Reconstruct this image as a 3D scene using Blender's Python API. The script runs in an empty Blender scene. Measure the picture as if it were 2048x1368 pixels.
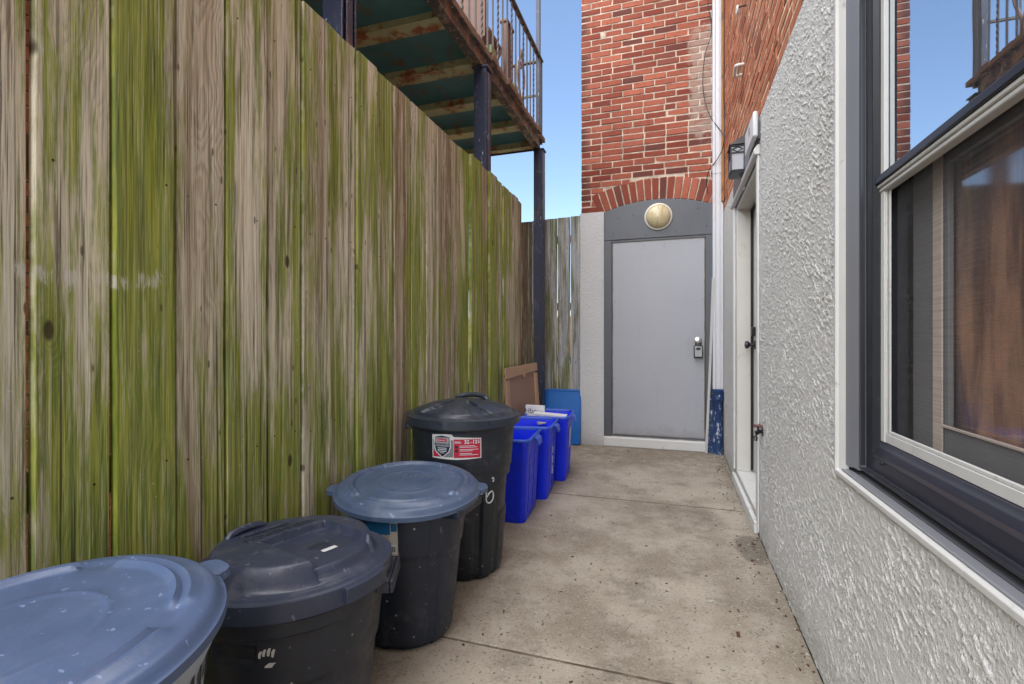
import bpy, bmesh, math, random
from mathutils import Vector, Matrix, noise as mnoise
random.seed(7)
R = math.radians
sc = bpy.context.scene
COL = sc.collection
PI = math.pi

# ------------------------------------------------------------------ mesh helper
class MB:
    def __init__(s): s.v = []; s.f = []; s.mi = []
    def add(s, vs, fs, m=0):
        o = len(s.v); s.v += [tuple(p) for p in vs]
        s.f += [tuple(i + o for i in f) for f in fs]; s.mi += [m] * len(fs); return s
    def box(s, x0, x1, y0, y1, z0, z1, M=None, j=0, m=0):
        vs = [Vector((x, y, z)) for z in (z0, z1) for y in (y0, y1) for x in (x0, x1)]
        if j: vs = [v + Vector((random.uniform(-j, j), random.uniform(-j, j), random.uniform(-j, j))) for v in vs]
        if M: vs = [M @ v for v in vs]
        return s.add(vs, [(0, 2, 3, 1), (4, 5, 7, 6), (0, 1, 5, 4), (2, 6, 7, 3), (0, 4, 6, 2), (1, 3, 7, 5)], m)
    def prism(s, pts, a, b, axis='y', m=0):        # polygon pts (2-D) extruded from a to b along axis
        def mk(p, t):
            return {'x': (t, p[0], p[1]), 'y': (p[0], t, p[1]), 'z': (p[0], p[1], t)}[axis]
        n = len(pts); vs = [mk(p, a) for p in pts] + [mk(p, b) for p in pts]
        return s.add(vs, [tuple(range(n))[::-1], tuple(range(n, 2 * n))] + [(i, (i + 1) % n, n + (i + 1) % n, n + i) for i in range(n)], m)
    def tube(s, pts, r, n=8, twist=0, close=True, m=0):
        pts = [Vector(p) for p in pts]; rings = []
        up = Vector((0.13, 0.21, 1)).normalized()
        for i, p in enumerate(pts):
            t = (pts[min(i + 1, len(pts) - 1)] - pts[max(i - 1, 0)]).normalized()
            if abs(t.dot(up)) > .98: up = Vector((1, .1, 0)).normalized()
            a = t.cross(up).normalized(); b = t.cross(a).normalized()
            rr = r[i] if isinstance(r, (list, tuple)) else r
            rings.append([p + rr * (math.cos(q) * a + math.sin(q) * b) for q in [2 * PI * k / n + twist * i for k in range(n)]])
        vs = [v for g in rings for v in g]; L = len(pts)
        fs = [(i * n + k, i * n + (k + 1) % n, (i + 1) * n + (k + 1) % n, (i + 1) * n + k) for i in range(L - 1) for k in range(n)]
        if close: fs += [tuple(range(n))[::-1], tuple(range((L - 1) * n, L * n))]
        return s.add(vs, fs, m)
    def lathe(s, prof, n=48, M=None, m=0):        # prof [(r,z)] about z
        vs = []
        for r, z in prof:
            for k in range(n):
                v = Vector((r * math.cos(2 * PI * k / n), r * math.sin(2 * PI * k / n), z)); vs.append(M @ v if M else v)
        L = len(prof)
        fs = [(i * n + k, i * n + (k + 1) % n, (i + 1) * n + (k + 1) % n, (i + 1) * n + k) for i in range(L - 1) for k in range(n)]
        if prof[0][0] > 1e-6: fs.append(tuple(range(n))[::-1])
        if prof[-1][0] > 1e-6: fs.append(tuple(range((L - 1) * n, L * n)))
        return s.add(vs, fs, m)
    def grid(s, P, nu, nv, wrap=False, m=0):      # P(i,j)
        vs = [P(i, j) for i in range(nu) for j in range(nv)]
        fs = [(i * nv + j, i * nv + (j + 1) % nv, (i + 1) * nv + (j + 1) % nv, (i + 1) * nv + j) for i in range(nu - 1) for j in range(nv if wrap else nv - 1)]
        return s.add(vs, fs, m)
    def build(s, name, mat, parent=None, bevel=0, seg=2, smooth=True, local=False, origin=None, ang=35, weld=False):
        me = bpy.data.meshes.new(name)
        off = Vector((0, 0, 0))
        if parent is not None and not local:
            p = parent
            while p is not None: off += p.location; p = p.parent
        org = Vector(origin) if origin is not None else off
        me.from_pydata([(Vector(v) - org) for v in s.v], [], s.f)
        mats = mat if isinstance(mat, (list, tuple)) else [mat]
        for q in mats: me.materials.append(q)
        bm = bmesh.new(); bm.from_mesh(me)
        for f, i in zip(bm.faces, s.mi): f.material_index = i
        if weld: bmesh.ops.remove_doubles(bm, verts=bm.verts, dist=1e-5)
        bmesh.ops.recalc_face_normals(bm, faces=bm.faces)
        bm.to_mesh(me); bm.free()
        if smooth:
            for p in me.polygons: p.use_smooth = True
            me.set_sharp_from_angle(angle=R(ang))
        o = bpy.data.objects.new(name, me); COL.objects.link(o)
        if parent is not None:
            o.parent = parent; o.location = (org - off) if origin is not None else (0, 0, 0)
        elif origin is not None: o.location = org
        if bevel:
            b = o.modifiers.new('bevel', 'BEVEL'); b.width = bevel; b.segments = seg; b.limit_method = 'ANGLE'; b.angle_limit = R(40)
        return o

def tag(o, label=None, cat=None, group=None, kind=None):
    if label: o['label'] = label
    if cat: o['category'] = cat
    if group: o['group'] = group
    if kind: o['kind'] = kind
    return o
def thing(name, label, cat, loc, group=None, rz=0):
    o = bpy.data.objects.new(name, None); COL.objects.link(o); o.empty_display_size = .1
    o.location = loc; o.rotation_euler = (0, 0, rz)
    return tag(o, label, cat, group)
def copy_tree(o, parent=None):
    c = o.copy(); COL.objects.link(c)
    if parent is not None: c.parent = parent
    for ch in list(o.children): copy_tree(ch, c)
    return c
def text_mesh(txt, size, align='CENTER', extrude=0, bold=0):
    cu = bpy.data.curves.new('lettering', 'FONT'); cu.body = txt; cu.size = size; cu.align_x = align; cu.align_y = 'CENTER'
    cu.extrude = extrude; cu.offset = bold; cu.resolution_u = 3
    o = bpy.data.objects.new('lettering', cu); COL.objects.link(o)
    dg = bpy.context.evaluated_depsgraph_get()
    me = bpy.data.meshes.new_from_object(o.evaluated_get(dg))
    bpy.data.objects.remove(o); bpy.data.curves.remove(cu)
    vs = [v.co.copy() for v in me.vertices]; fs = [tuple(p.vertices) for p in me.polygons]
    bpy.data.meshes.remove(me)
    return vs, fs

# ------------------------------------------------------------------ shader helper
class Sh:
    def __init__(s, name):
        s.m = bpy.data.materials.new(name); s.m.use_nodes = True; s.t = s.m.node_tree
        s.t.nodes.clear(); s.out = s.t.nodes.new('ShaderNodeOutputMaterial')
    def n(s, typ, **kw):
        nd = s.t.nodes.new('ShaderNode' + typ)
        for k, v in kw.items(): setattr(nd, k, v)
        return nd
    def set(s, nd, i, v):
        inp = nd.inputs[i]
        if isinstance(v, Sk): s.t.links.new(v.k, inp)
        elif isinstance(v, tuple) and inp.type == 'RGBA' and len(v) == 3: inp.default_value = (*v, 1)
        else: inp.default_value = v
    def math(s, op, a, b=0., c=None):
        nd = s.n('Math', operation=op); s.set(nd, 0, a); s.set(nd, 1, b)
        if c is not None: s.set(nd, 2, c)
        return Sk(s, nd.outputs[0])
    def obj(s): return Sk(s, s.n('TexCoord').outputs['Object'])
    def pos(s): return Sk(s, s.n('NewGeometry').outputs['Position'])
    def island(s): return Sk(s, s.n('NewGeometry').outputs['Random Per Island'])
    def ocol(s): return Sk(s, s.n('ObjectInfo').outputs['Color'])
    def orand(s): return Sk(s, s.n('ObjectInfo').outputs['Random'])
    def sep(s, v):
        nd = s.n('SeparateXYZ'); s.set(nd, 0, v); return [Sk(s, nd.outputs[i]) for i in range(3)]
    def comb(s, x, y, z):
        nd = s.n('CombineXYZ')
        for i, q in enumerate((x, y, z)): s.set(nd, i, q)
        return Sk(s, nd.outputs[0])
    def noise(s, v, scale=5, detail=4, rough=.55, dist=0., col=False):
        nd = s.n('TexNoise'); s.set(nd, 'Vector', v); s.set(nd, 'Scale', scale); s.set(nd, 'Detail', detail)
        s.set(nd, 'Roughness', rough); s.set(nd, 'Distortion', dist); return Sk(s, nd.outputs[1 if col else 0])
    def vor(s, v, scale=5, feat='F1', rnd=1., out=0):
        nd = s.n('TexVoronoi', feature=feat); s.set(nd, 'Vector', v); s.set(nd, 'Scale', scale); s.set(nd, 'Randomness', rnd)
        return Sk(s, nd.outputs[out])
    def ss(s, x, a, b, lo=0., hi=1.):
        nd = s.n('MapRange', interpolation_type='SMOOTHSTEP'); s.set(nd, 0, x); s.set(nd, 1, a); s.set(nd, 2, b); s.set(nd, 3, lo); s.set(nd, 4, hi)
        return Sk(s, nd.outputs[0])
    def mix(s, f, a, b, mode='MIX'):
        nd = s.n('Mix', data_type='RGBA', blend_type=mode); s.set(nd, 0, f); s.set(nd, 6, a); s.set(nd, 7, b); return Sk(s, nd.outputs[2])
    def bump(s, h, strength=1., dist=.01, nrm=None):
        nd = s.n('Bump'); s.set(nd, 'Strength', strength); s.set(nd, 'Distance', dist); s.set(nd, 'Height', h)
        if nrm: s.set(nd, 'Normal', nrm)
        return Sk(s, nd.outputs[0])
    def bsdf(s, color, rough=.6, normal=None, metal=0., spec=.5, **kw):
        b = s.n('BsdfPrincipled'); s.set(b, 'Base Color', color); s.set(b, 'Roughness', rough); s.set(b, 'Metallic', metal)
        s.set(b, 'Specular IOR Level', spec)
        if normal: s.set(b, 'Normal', normal)
        for k, v in kw.items(): s.set(b, k.replace('_', ' '), v)
        s.t.links.new(b.outputs[0], s.out.inputs[0]); s.b = b; return s.m
class Sk:
    def __init__(s, sh, k): s.h = sh; s.k = k
    def __add__(s, o): return s.h.math('ADD', s, o)
    __radd__ = __add__
    def __mul__(s, o): return s.h.math('MULTIPLY', s, o)
    __rmul__ = __mul__
    def __sub__(s, o): return s.h.math('SUBTRACT', s, o)
    def __rsub__(s, o): return s.h.math('SUBTRACT', o, s)
    def __truediv__(s, o): return s.h.math('DIVIDE', s, o)
    def __pow__(s, o): return s.h.math('POWER', s, o)
    def abs(s): return s.h.math('ABSOLUTE', s)
    def sin(s): return s.h.math('SINE', s)
    def frac(s): return s.h.math('FRACT', s)

def srgb(r, g, b):
    f = lambda c: (c / 255 / 12.92) if c <= 10 else ((c / 255 + .055) / 1.055) ** 2.4
    return (f(r), f(g), f(b))

# ------------------------------------------------------------------ materials
def mat_wood(name, grey=(.535, .50, .385), brown=(.275, .205, .12), mossc=(.105, .165, .004), moss2=(.32, .36, .04)):
    h = Sh(name); x, y, z = h.sep(h.obj()); mo, tone, seed = h.sep(h.ocol())
    so = seed * 37.
    # growth rings cut by the board: distance from a wandering pith line
    p0 = h.comb(so, y * 1.5, z * .9)
    wob = h.noise(p0, 1.6, 3) - .5
    kv = h.comb(y * 7. + so, z * 3.0 + so, so)
    kd = h.vor(kv, 1.0, rnd=.9)
    kg = h.ss(h.sep(h.vor(kv, 1.0, rnd=.9, out=1))[0], .60, .66)
    kn = h.math('EXPONENT', (kd * kd) * -38.) * kg
    yy = y - (seed - .5) * .13 + wob * .05 + kn * .022
    dd = wob * .20 + h.noise(h.comb(so + 9., 0., z), .7, 1) * .12
    r = h.math('SQRT', yy * yy + dd * dd) + kn * .03
    ring = (r * 125. + h.noise(h.comb(so, y * 30., z * 2.), 2., 3) * 1.5).frac()
    ringm = h.ss(ring, .0, .75) * (1. - h.ss(ring, .8, 1.))
    rvis = h.ss(h.noise(h.comb(so + 2., y * 8., z * 1.1), 1., 2), .35, .65)
    fib = h.noise(h.comb(so, y * 300., z * 5.), 1., 4, .7)
    stk = h.noise(h.comb(so + 6., y * 52., z * .9), 1., 4, .65)
    stw = h.noise(h.comb(so + 7., y * 17., z * .55), 1., 3, .55)
    crack = h.ss(h.noise(h.comb(so + 3., y * 95., z * 1.0), 1., 3, .6), .63, .68)
    tn = h.ss(tone + (stw - .5) * 1.9 + (stk - .5) * .9, .15, 1.0)
    pale = h.mix(h.ss(stk, .36, .62), grey, tuple(min(1, q * 1.45) for q in grey))
    base = h.mix(tn, pale, brown)
    base = h.mix(ringm * rvis * .42, base, h.mix(tn, (.17, .13, .09), (.075, .047, .028)))
    base = h.mix(h.ss(fib, .35, .72) * .38, base, h.mix(tn, (.58, .53, .45), (.34, .25, .17)))
    base = h.mix(h.ss(fib, .47, .28) * .45, base, (.12, .09, .055))
    dk = h.noise(h.comb(so + 11., y * 44., z * 1.5), 1., 5, .68)
    base = h.mix(h.ss(dk, .52, .63) * .72, base, (.105, .08, .045))
    lt = h.noise(h.comb(so + 13., y * 50., z * 1.7), 1., 5, .72)
    base = h.mix(h.ss(lt, .53, .63) * .65, base, (.62, .60, .48))
    st = h.noise(h.comb(so + 5., y * 30., z * 1.5), 1., 5, .66)
    st2 = h.noise(h.comb(so + 8., y * 10., z * 1.25), 1., 3, .55)
    st3 = h.noise(h.comb(so + 15., y * 90., z * 14.), 1., 4, .7)
    edge = h.ss(y.abs(), .02, .08) * .10
    low = h.ss(z, .5, -1.1) * .14
    mv = mo * .84 + .20 + (st - .5) * 1.7 + (st2 - .5) * 2.4 + edge + low - ringm * rvis * .12 + (fib - .5) * .35 + (st3 - .5) * .55
    m1 = h.ss(mv, .40, .86)
    mc = h.mix(h.ss(h.noise(h.comb(so, y * 80., z * 2.5), 1., 4, .65), .36, .66), mossc, moss2)
    base = h.mix(m1 * .86, base, mc)
    gl = h.noise(h.comb(so + 17., y * 170., z * 2.2), 1., 3, .6)
    gl2 = h.noise(h.comb(so + 19., y * 120., z * 3.0), 1., 4, .7)
    base = h.mix(h.ss(gl, .55, .63) * .50, base, (.10, .085, .045))
    base = h.mix(h.ss(gl2, .56, .64) * .38, base, (.62, .62, .46))
    base = h.mix(crack * .75, base, (.04, .032, .022))
    base = h.mix(h.ss(kd, .085, .045) * kg * .9, base, (.055, .036, .022))
    base = h.mix(h.ss(h.vor(h.comb(y * 22. + so, z * 6., so), 1.), .10, .05) * .75, base, (.07, .05, .03))
    nz_ = None
    for zr in (-.39, .33, .93):
        dy_ = y.abs() - .036 - seed * .016; dz_ = z - zr - (seed - .5) * .03
        e_ = h.math('SQRT', dy_ * dy_ + dz_ * dz_)
        nz_ = e_ if nz_ is None else h.math('MINIMUM', nz_, e_)
    base = h.mix(h.ss(nz_, .0042, .0022) * h.ss(h.noise(h.comb(so, y * 9., z * 3.), 1., 1), .46, .52) * .9, base, (.035, .025, .018))
    # scraped white paint at bin height on the nearest boards
    py, pz = h.sep(h.pos())[1:]
    wz = pz + (h.noise(h.comb(py * 5., 2., 0.), 1., 2) - .5) * .10
    band = (1. - h.ss((wz - 1.225).abs(), .0, .065)) * (1. - h.ss((py - .74).abs(), .16, .26))
    pn = h.noise(h.comb(py * 34., pz * 9., so), 1., 5, .75, .8)
    pt = h.ss(band * .42 + pn * 1.1 + (fib - .5) * .7 - .12, .80, .95)
    sc_ = h.ss(h.noise(h.comb(py * 22. - pz * 30., pz * 85. + py * 50., 4.), 1., 2, .5), .735, .77) * (1. - h.ss((pz - .95).abs(), .25, .6)) * .8
    base = h.mix(h.math('MAXIMUM', pt * .65, sc_ * .7), base, (.62, .60, .55))
    hgt = ringm * rvis * .16 + fib * .6 + stk * .4 - crack * 1.2 - h.ss(kd, .1, .04) * kg * .7
    return h.bsdf(base, .9, h.bump(hgt, .9, .004), spec=.15)

def mat_plain(name, col, rough=.5, metal=0., nscale=0, namt=.0, bump=0., bscale=200, dirt=None, dscale=6, dlo=.55, dhi=.75, spec=.5):
    h = Sh(name); p = h.obj(); c = col; nr = None
    if namt: c = h.mix(h.noise(p, nscale, 5, .6) * 1., tuple(q * (1 - namt) for q in col), tuple(min(1, q * (1 + namt)) for q in col))
    if dirt: c = h.mix(h.ss(h.noise(p, dscale, 6, .65), dlo, dhi), c, dirt)
    if bump: nr = h.bump(h.noise(p, bscale, 3), bump, .002)
    return h.bsdf(c, rough, nr, metal, spec)

def mat_stucco(name, amp=.0033, c0=(.545, .540, .522), c1=(.63, .625, .605), cover=0.):
    h = Sh(name); P = h.pos(); x, y, z = h.sep(P)
    a = (x + y); q = h.comb(a, z, 0.)
    # torn trowel ridges: short curled flecks standing on a nearly flat coat
    warp = h.noise(q, 2.6, 2, .5) - .5
    w2 = h.noise(h.comb(a + 7., z, 3.), 10., 2, .5) - .5
    an = warp * 3.4 + .75
    ca, sa = h.math('COSINE', an), h.math('SINE', an)
    u = a * ca + z * sa + w2 * .035; v = z * ca - a * sa + w2 * .035
    u0 = a * .93 + z * .36 + warp * .16 + w2 * .05; v0 = z * .93 - a * .36 + warp * .12 + w2 * .05
    n1 = h.noise(h.comb(u0 * 25., v0 * 74., 0.), 1., 4, .62, .9)
    n2 = h.noise(h.comb(u0 * 52. + 4., v0 * 110., 2.), 1., 3, .6, .9)
    dens = h.ss(h.noise(q, 4.2, 3, .6), .36, .60)
    r1 = h.ss(n1, .525 - cover, .60 - cover) * (1. - h.ss(n1, .64, .82) * .7)
    r2 = h.ss(n2, .58 - cover, .66 - cover) * .5
    fine = h.noise(P, 190., 3, .6)
    big = (r1 + r2) * (dens * .6 + .5) + h.noise(q, 9., 3) * .45 + h.noise(P, 60., 3, .65) * .32
    col = h.mix(h.noise(q, 2.3, 5), c0, c1)
    col = h.mix(h.ss(h.noise(h.comb(a * 3., z * .8, 2.), 1., 5, .65), .55, .75) * .30, col, tuple(k * .78 for k in c0))
    grime = h.ss(z + h.noise(q, 6., 4) * .34, .36, .10)
    col = h.mix(grime * .5, col, (.27, .25, .205))
    m = h.bsdf(col, 1., h.bump(fine + h.noise(P, 85., 4, .7) * 2.0, .8, .004), spec=0.)
    dn = h.n('Displacement'); h.set(dn, 'Height', big); h.set(dn, 'Midlevel', .4); h.set(dn, 'Scale', amp)
    h.t.links.new(dn.outputs[0], h.out.inputs['Displacement']); m.displacement_method = 'DISPLACEMENT'
    return m

def mat_brick(name, c1, c2, dark, axis='x', efflo=None, warm=0):
    h = Sh(name); P = h.pos(); x, y, z = h.sep(P); i = h.island()
    r2 = (i * 17.31).frac(); r3 = (i * 91.7).frac()
    c = h.mix(r2, c1, c2)
    c = h.mix(h.ss(r3, .86, .96), c, dark)
    n = h.noise(P, 28., 5, .7); n2 = h.noise(P, 7., 3)
    c = h.mix(h.ss(n, .45, .8) * .55, c, dark)
    c = h.mix(h.ss(h.noise(P, 55., 4, .7), .60, .72) * .35, c, (.42, .27, .19))
    if efflo:
        e = (1. - h.ss((x - .27).abs(), .06, .26)) * (1. - h.ss((z - 3.65).abs(), .42, .80))
        c = h.mix(h.ss(e * .80 + h.noise(P, 13., 6, .75) * 1.5 - .95, .25, .62) * .75, c, (.36, .28, .23))
        lft = h.ss(x + n2 * .06, -.80, -.89) * h.ss(r3, .25, .6)
        c = h.mix(lft * .75, c, (.055, .04, .04))
    c = h.mix(h.ss(h.noise(P, 24., 6, .75), .64, .76) * .35, c, (.38, .28, .21))
    hgt = n * .8 + h.noise(P, 90., 3) * .5
    return h.bsdf(c, .88, h.bump(hgt, .8, .006), spec=.2)

def mat_mortar(name, col=(.44, .37, .29)):
    h = Sh(name); P = h.pos()
    c = h.mix(h.ss(h.noise(P, 9., 5, .65), .3, .7), tuple(q * .62 for q in col), tuple(q * 1.35 for q in col))
    return h.bsdf(c, .95, h.bump(h.noise(P, 60., 4), .8, .006), spec=.15)

def mat_concrete(name):
    h = Sh(name); P = h.pos(); x, y, z = h.sep(P)
    big = h.noise(P, 1.7, 5, .6); mid = h.noise(P, 7., 5, .65); fine = h.noise(P, 120., 3, .6)
    c = h.mix(h.ss(big, .40, .60), (.225, .185, .134), (.410, .360, .285))
    c = h.mix(h.ss(mid, .46, .68) * .6, c, (.43, .385, .315))
    c = h.mix(h.ss(h.noise(h.comb(x, y, 5.), 3.4, 6, .72), .50, .66) * .62, c, (.110, .085, .058))
    # brown silt: along the fence side, the far end and the far wall
    silt = h.ss(x + mid * .5, -.35, -.95) * .75
    far = h.ss(y + mid * 1.1, 4.5, 5.4) * .75
    c = h.mix(h.math('MAXIMUM', silt, far) * h.ss(h.noise(P, 11., 5, .7), .28, .62), c, (.155, .105, .055))
    # grey-green margin by the wall
    wl = h.ss(x + h.noise(P, 9., 4) * .12, .40, .52)
    c = h.mix(wl * .55, c, (.12, .105, .06))
    # rust line in front of the far door
    # damp spot by the wall
    dx = (x - .40) * 9.; dy = (y - 2.83) * 4.6
    wd = dx * dx + dy * dy + (h.noise(P, 10., 4) - .5) * 1.1
    wet = h.ss(wd, 1.0, .55)
    c = h.mix(wet * .8, c, (.058, .046, .028))
    sp = h.vor(P, 62.); spn = h.noise(P, 9., 2)
    pit = h.ss(sp, .28, .14) * h.ss(h.noise(P, 33., 2), .50, .62)
    c = h.mix(pit * .85, c, (.045, .036, .026))
    gr = h.vor(h.comb(x + 3., y, z), 150., out=1)
    grs = h.sep(gr)[0]
    c = h.mix(h.ss(grs, .88, .92) * .28, c, (.52, .48, .42))
    c = h.mix(h.ss(grs, .12, .07) * .4, c, (.09, .075, .055))
    yel = h.ss(h.vor(h.comb(x, y, 9.), 13.), .07, .03) * h.ss(h.noise(P, 3.1, 1), .5, .6)
    c = h.mix(yel * .8, c, (.24, .23, .03))
    c = h.mix(.3, c, h.mix(fine, (.07, .06, .05), (.55, .5, .44)))
    hg = mid * .6 + fine * .5 - pit * 1.6 + grs * .25
    nd = h.bsdf(c, .9, h.bump(hg, .7, .005), spec=.3)
    h.set(h.b, 'Roughness', h.ss(wet, 0., 1., .9, .55))
    return nd

def mat_metal_paint(name, col, chip, chip2=(.16, .06, .03), lo=.60, hi=.66, rough=.42, scale=14, flake=(.30, .30, .30), fl=.70):
    h = Sh(name); P = h.pos(); x, y, z = h.sep(P)
    q = h.comb(x * 1.3, y * 1.3, z * .8)
    n = h.noise(q, scale, 6, .7); n2 = h.noise(P, scale * .23, 4, .6)
    c = h.mix(h.noise(P, 6., 4), tuple(k * .7 for k in col), tuple(k * 1.3 for k in col))
    m = h.ss(n * .6 + n2 * .4, lo, hi)
    c = h.mix(m, c, chip)
    c = h.mix(h.ss(n * .55 + h.noise(P, 5., 5, .7) * .45, lo + .01, hi + .02), c, chip2)
    f = h.ss(h.noise(h.comb(x * 40., y * 40., z * 14.), 1., 4, .7), fl, fl + .06)
    c = h.mix(f, c, flake)
    nd = h.bsdf(c, rough, h.bump(n - m * .8, .5, .004), spec=.5)
    return nd

def mat_bin(name, col, rough=.42, scuff=.5, spots=0., specl=.5):
    h = Sh(name); P = h.obj(); x, y, z = h.sep(P)
    c = h.mix(h.noise(P, 5., 5, .6), tuple(k * .75 for k in col), tuple(k * 1.25 for k in col))
    sN = h.noise(h.comb(x * 60. + y * 25., y * 60. - x * 30., z * 22.), 1., 4, .65)
    lt = tuple(min(1, k * 2.0 + .05) for k in col)
    c = h.mix(h.ss(sN, .62, .76) * scuff * h.ss(h.noise(P, 9., 3), .40, .65), c, lt)
    c = h.mix(h.ss(h.noise(P, 3.3, 5, .7), .55, .75) * .35 * scuff, c, tuple(k * 1.5 + .02 for k in (col[0], col[1] * .95, col[2] * .85)))
    if spots:
        v = h.vor(P, 34.); g = h.noise(P, 7.5, 2)
        c = h.mix(h.ss(v, .17, .10) * h.ss(g, .56, .64) * spots, c, (.55, .56, .52))
    dust = h.ss(h.noise(P, 14., 6, .7), .52, .70) * h.ss(h.noise(P, 4., 3), .42, .62) * scuff
    c = h.mix(dust * .16, c, (.30, .29, .28))
    hair = h.ss(h.noise(h.comb(x * 9. + y * 70., y * 9. - x * 40., z * 40.), 1., 2, .5), .700, .715)
    c = h.mix(hair * scuff * .5, c, tuple(min(1, k * 2.6 + .12) for k in col))
    gt = h.ss(z, .10, .0) * h.ss(h.noise(P, 12., 4), .3, .6)
    c = h.mix(gt * .0, c, (.2, .17, .13))
    rg = h.ss(h.noise(P, 22., 4), .3, .7, rough - .06, rough + .14)
    return h.bsdf(c, rg, h.bump(h.noise(P, 260., 2), .12, .002), spec=specl)

M = {}
M['fence'] = mat_wood('weathered_fence_wood')
M['fence_back'] = mat_wood('grey_fence_wood', grey=(.29, .315, .36), brown=(.16, .115, .078), mossc=(.085, .105, .02), moss2=(.20, .21, .09))
M['rail_wood'] = mat_plain('rail_wood', (.30, .15, .07), .85, nscale=12, namt=.3, bump=.3, bscale=80)
M['stucco'] = mat_stucco('trowelled_stucco')
M['pier_stucco'] = mat_stucco('smooth_pier_stucco', .0028, (.56, .565, .57), (.64, .645, .65))
M['brick_back'] = mat_brick('red_brick', (.185, .042, .028), (.390, .125, .078), (.125, .046, .038), efflo=True)
M['brick_side'] = mat_brick('orange_glow_brick', (.33, .105, .054), (.46, .175, .090), (.22, .075, .045))  # warm glow on the side wall is put into the brick colour
M['mortar'] = mat_mortar('lime_mortar', (.50, .43, .345))
M['mortar_side'] = mat_mortar('warm_mortar', (.60, .45, .30))
M['brick_far'] = mat_brick('neighbour_brick', (.30, .10, .05), (.40, .16, .08), (.14, .05, .035))
M['concrete'] = mat_concrete('worn_concrete')
M['joint_dirt'] = mat_plain('joint_dirt', (.085, .064, .042), .95, nscale=30, namt=.5, bump=.6, bscale=60, dirt=(.17, .135, .09), dscale=9, dlo=.42, dhi=.6)
M['soil'] = mat_plain('dark_soil', (.06, .045, .03), .95, nscale=9, namt=.5, bump=.6, bscale=40)
def mat_door():
    h = Sh('worn_grey_door_paint'); P = h.pos(); x, y, z = h.sep(P)
    c = h.mix(h.noise(P, 2.2, 5), (.325, .335, .370), (.375, .385, .420))
    c = h.mix(h.ss(h.noise(h.comb(x * 16., 0., z * 1.3), 1., 4, .6), .55, .8) * .18, c, (.25, .255, .28))
    hand = h.ss(((x - .22) * 4.) * ((x - .22) * 4.) + ((z - 1.05) * 2.6) * ((z - 1.05) * 2.6) + h.noise(P, 14., 4) * .8, .75, .25)
    c = h.mix(hand * .30, c, (.22, .215, .22))
    lowd = h.ss(z + h.noise(P, 11., 5, .7) * .30, .42, .22)
    c = h.mix(lowd * .5, c, (.22, .20, .18))
    sp = h.ss(h.vor(P, 17.), .09, .05) * h.ss(h.noise(P, 4., 2), .55, .62)
    c = h.mix(sp * .7, c, (.16, .15, .15))
    return h.bsdf(c, .40, h.bump(h.noise(P, 3.2, 3) * 2. + h.noise(P, 70., 2) * .1, .18, .012), spec=.5)
M['door'] = mat_door() if True else mat_plain('grey_door_paint', (.355, .365, .40), .42, nscale=2.5, namt=.05, dirt=(.24, .24, .26), dscale=3.3, dlo=.62, dhi=.85, bump=.05, bscale=60)
M['dark_metal'] = mat_plain('charcoal_sheet_metal', (.085, .092, .108), .42, nscale=4, namt=.2, bump=.12, bscale=14)
M['white_paint'] = mat_plain('aged_white_paint', (.60, .60, .585), .55, nscale=7, namt=.07, dirt=(.36, .34, .29), dscale=9, dlo=.60, dhi=.80, bump=.1, bscale=90)
M['jamb_paint'] = mat_plain('stained_white_paint', (.60, .585, .54), .6, nscale=6, namt=.08, dirt=(.36, .28, .17), dscale=5, dlo=.58, dhi=.74, bump=.15, bscale=60)
M['gutter_white'] = mat_plain('white_aluminium', (.62, .63, .66), .38, nscale=5, namt=.05, dirt=(.42, .42, .43), dscale=8, dlo=.62, dhi=.85)
M['blue_iron'] = mat_metal_paint('chipped_blue_paint', (.014, .045, .14), (.35, .42, .52), (.02, .03, .06), lo=.55, hi=.58, rough=.35, scale=26, flake=(.55, .60, .66), fl=.58)
M['post_paint'] = mat_metal_paint('navy_post_paint', (.022, .030, .062), (.07, .085, .15), (.10, .05, .035), lo=.53, hi=.63, rough=.36, scale=9, flake=(.42, .44, .52), fl=.63)
M['beam_paint'] = mat_metal_paint('rusty_beam_paint', (.055, .045, .045), (.30, .24, .16), (.19, .085, .05), lo=.48, hi=.60, rough=.6, scale=8, flake=(.40, .36, .28), fl=.60)
M['joist_paint'] = mat_metal_paint('peeling_green_paint', (.40, .42, .23), (.54, .50, .24), (.28, .09, .035), lo=.47, hi=.56, rough=.6, scale=5, flake=(.55, .50, .32), fl=.62)
M['pan_paint'] = mat_metal_paint('dark_teal_paint', (.09, .24, .25), (.18, .23, .18), (.26, .10, .045), lo=.51, hi=.64, rough=.6, scale=5, flake=(.26, .28, .25), fl=.66)
M['deck_wood'] = mat_plain('deck_board_ends', (.18, .115, .075), .85, nscale=14, namt=.35, bump=.4, bscale=60)
M['rail_iron'] = mat_plain('brown_iron', (.060, .052, .052), .5, nscale=12, namt=.35, dirt=(.13, .085, .065), dscale=20, dlo=.55, dhi=.7)
M['green_wood'] = mat_plain('green_painted_block', (.20, .23, .12), .8, nscale=12, namt=.3)
M['chair_wood'] = mat_plain('chair_wood', (.15, .075, .05), .6, nscale=12, namt=.3)
M['chair_metal'] = mat_plain('pale_scroll_iron', (.23, .16, .15), .5, nscale=12, namt=.3)
M['lid_grey'] = mat_bin('slate_grey_plastic', (.070, .108, .205), .36, .8)
M['lid_grey2'] = mat_bin('steel_grey_plastic', (.058, .090, .158), .36, .8)
M['lid_dark'] = mat_bin('dark_slate_plastic', (.030, .038, .068), .34, .8)
M['body_dark'] = mat_bin('charcoal_plastic', (.018, .022, .034), .40, .8, 1.)
M['body_black'] = mat_bin('black_plastic', (.013, .017, .026), .38, .7, .6)
M['body_navy'] = mat_bin('blue_black_plastic', (.014, .020, .036), .38, .75, .6)
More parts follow.
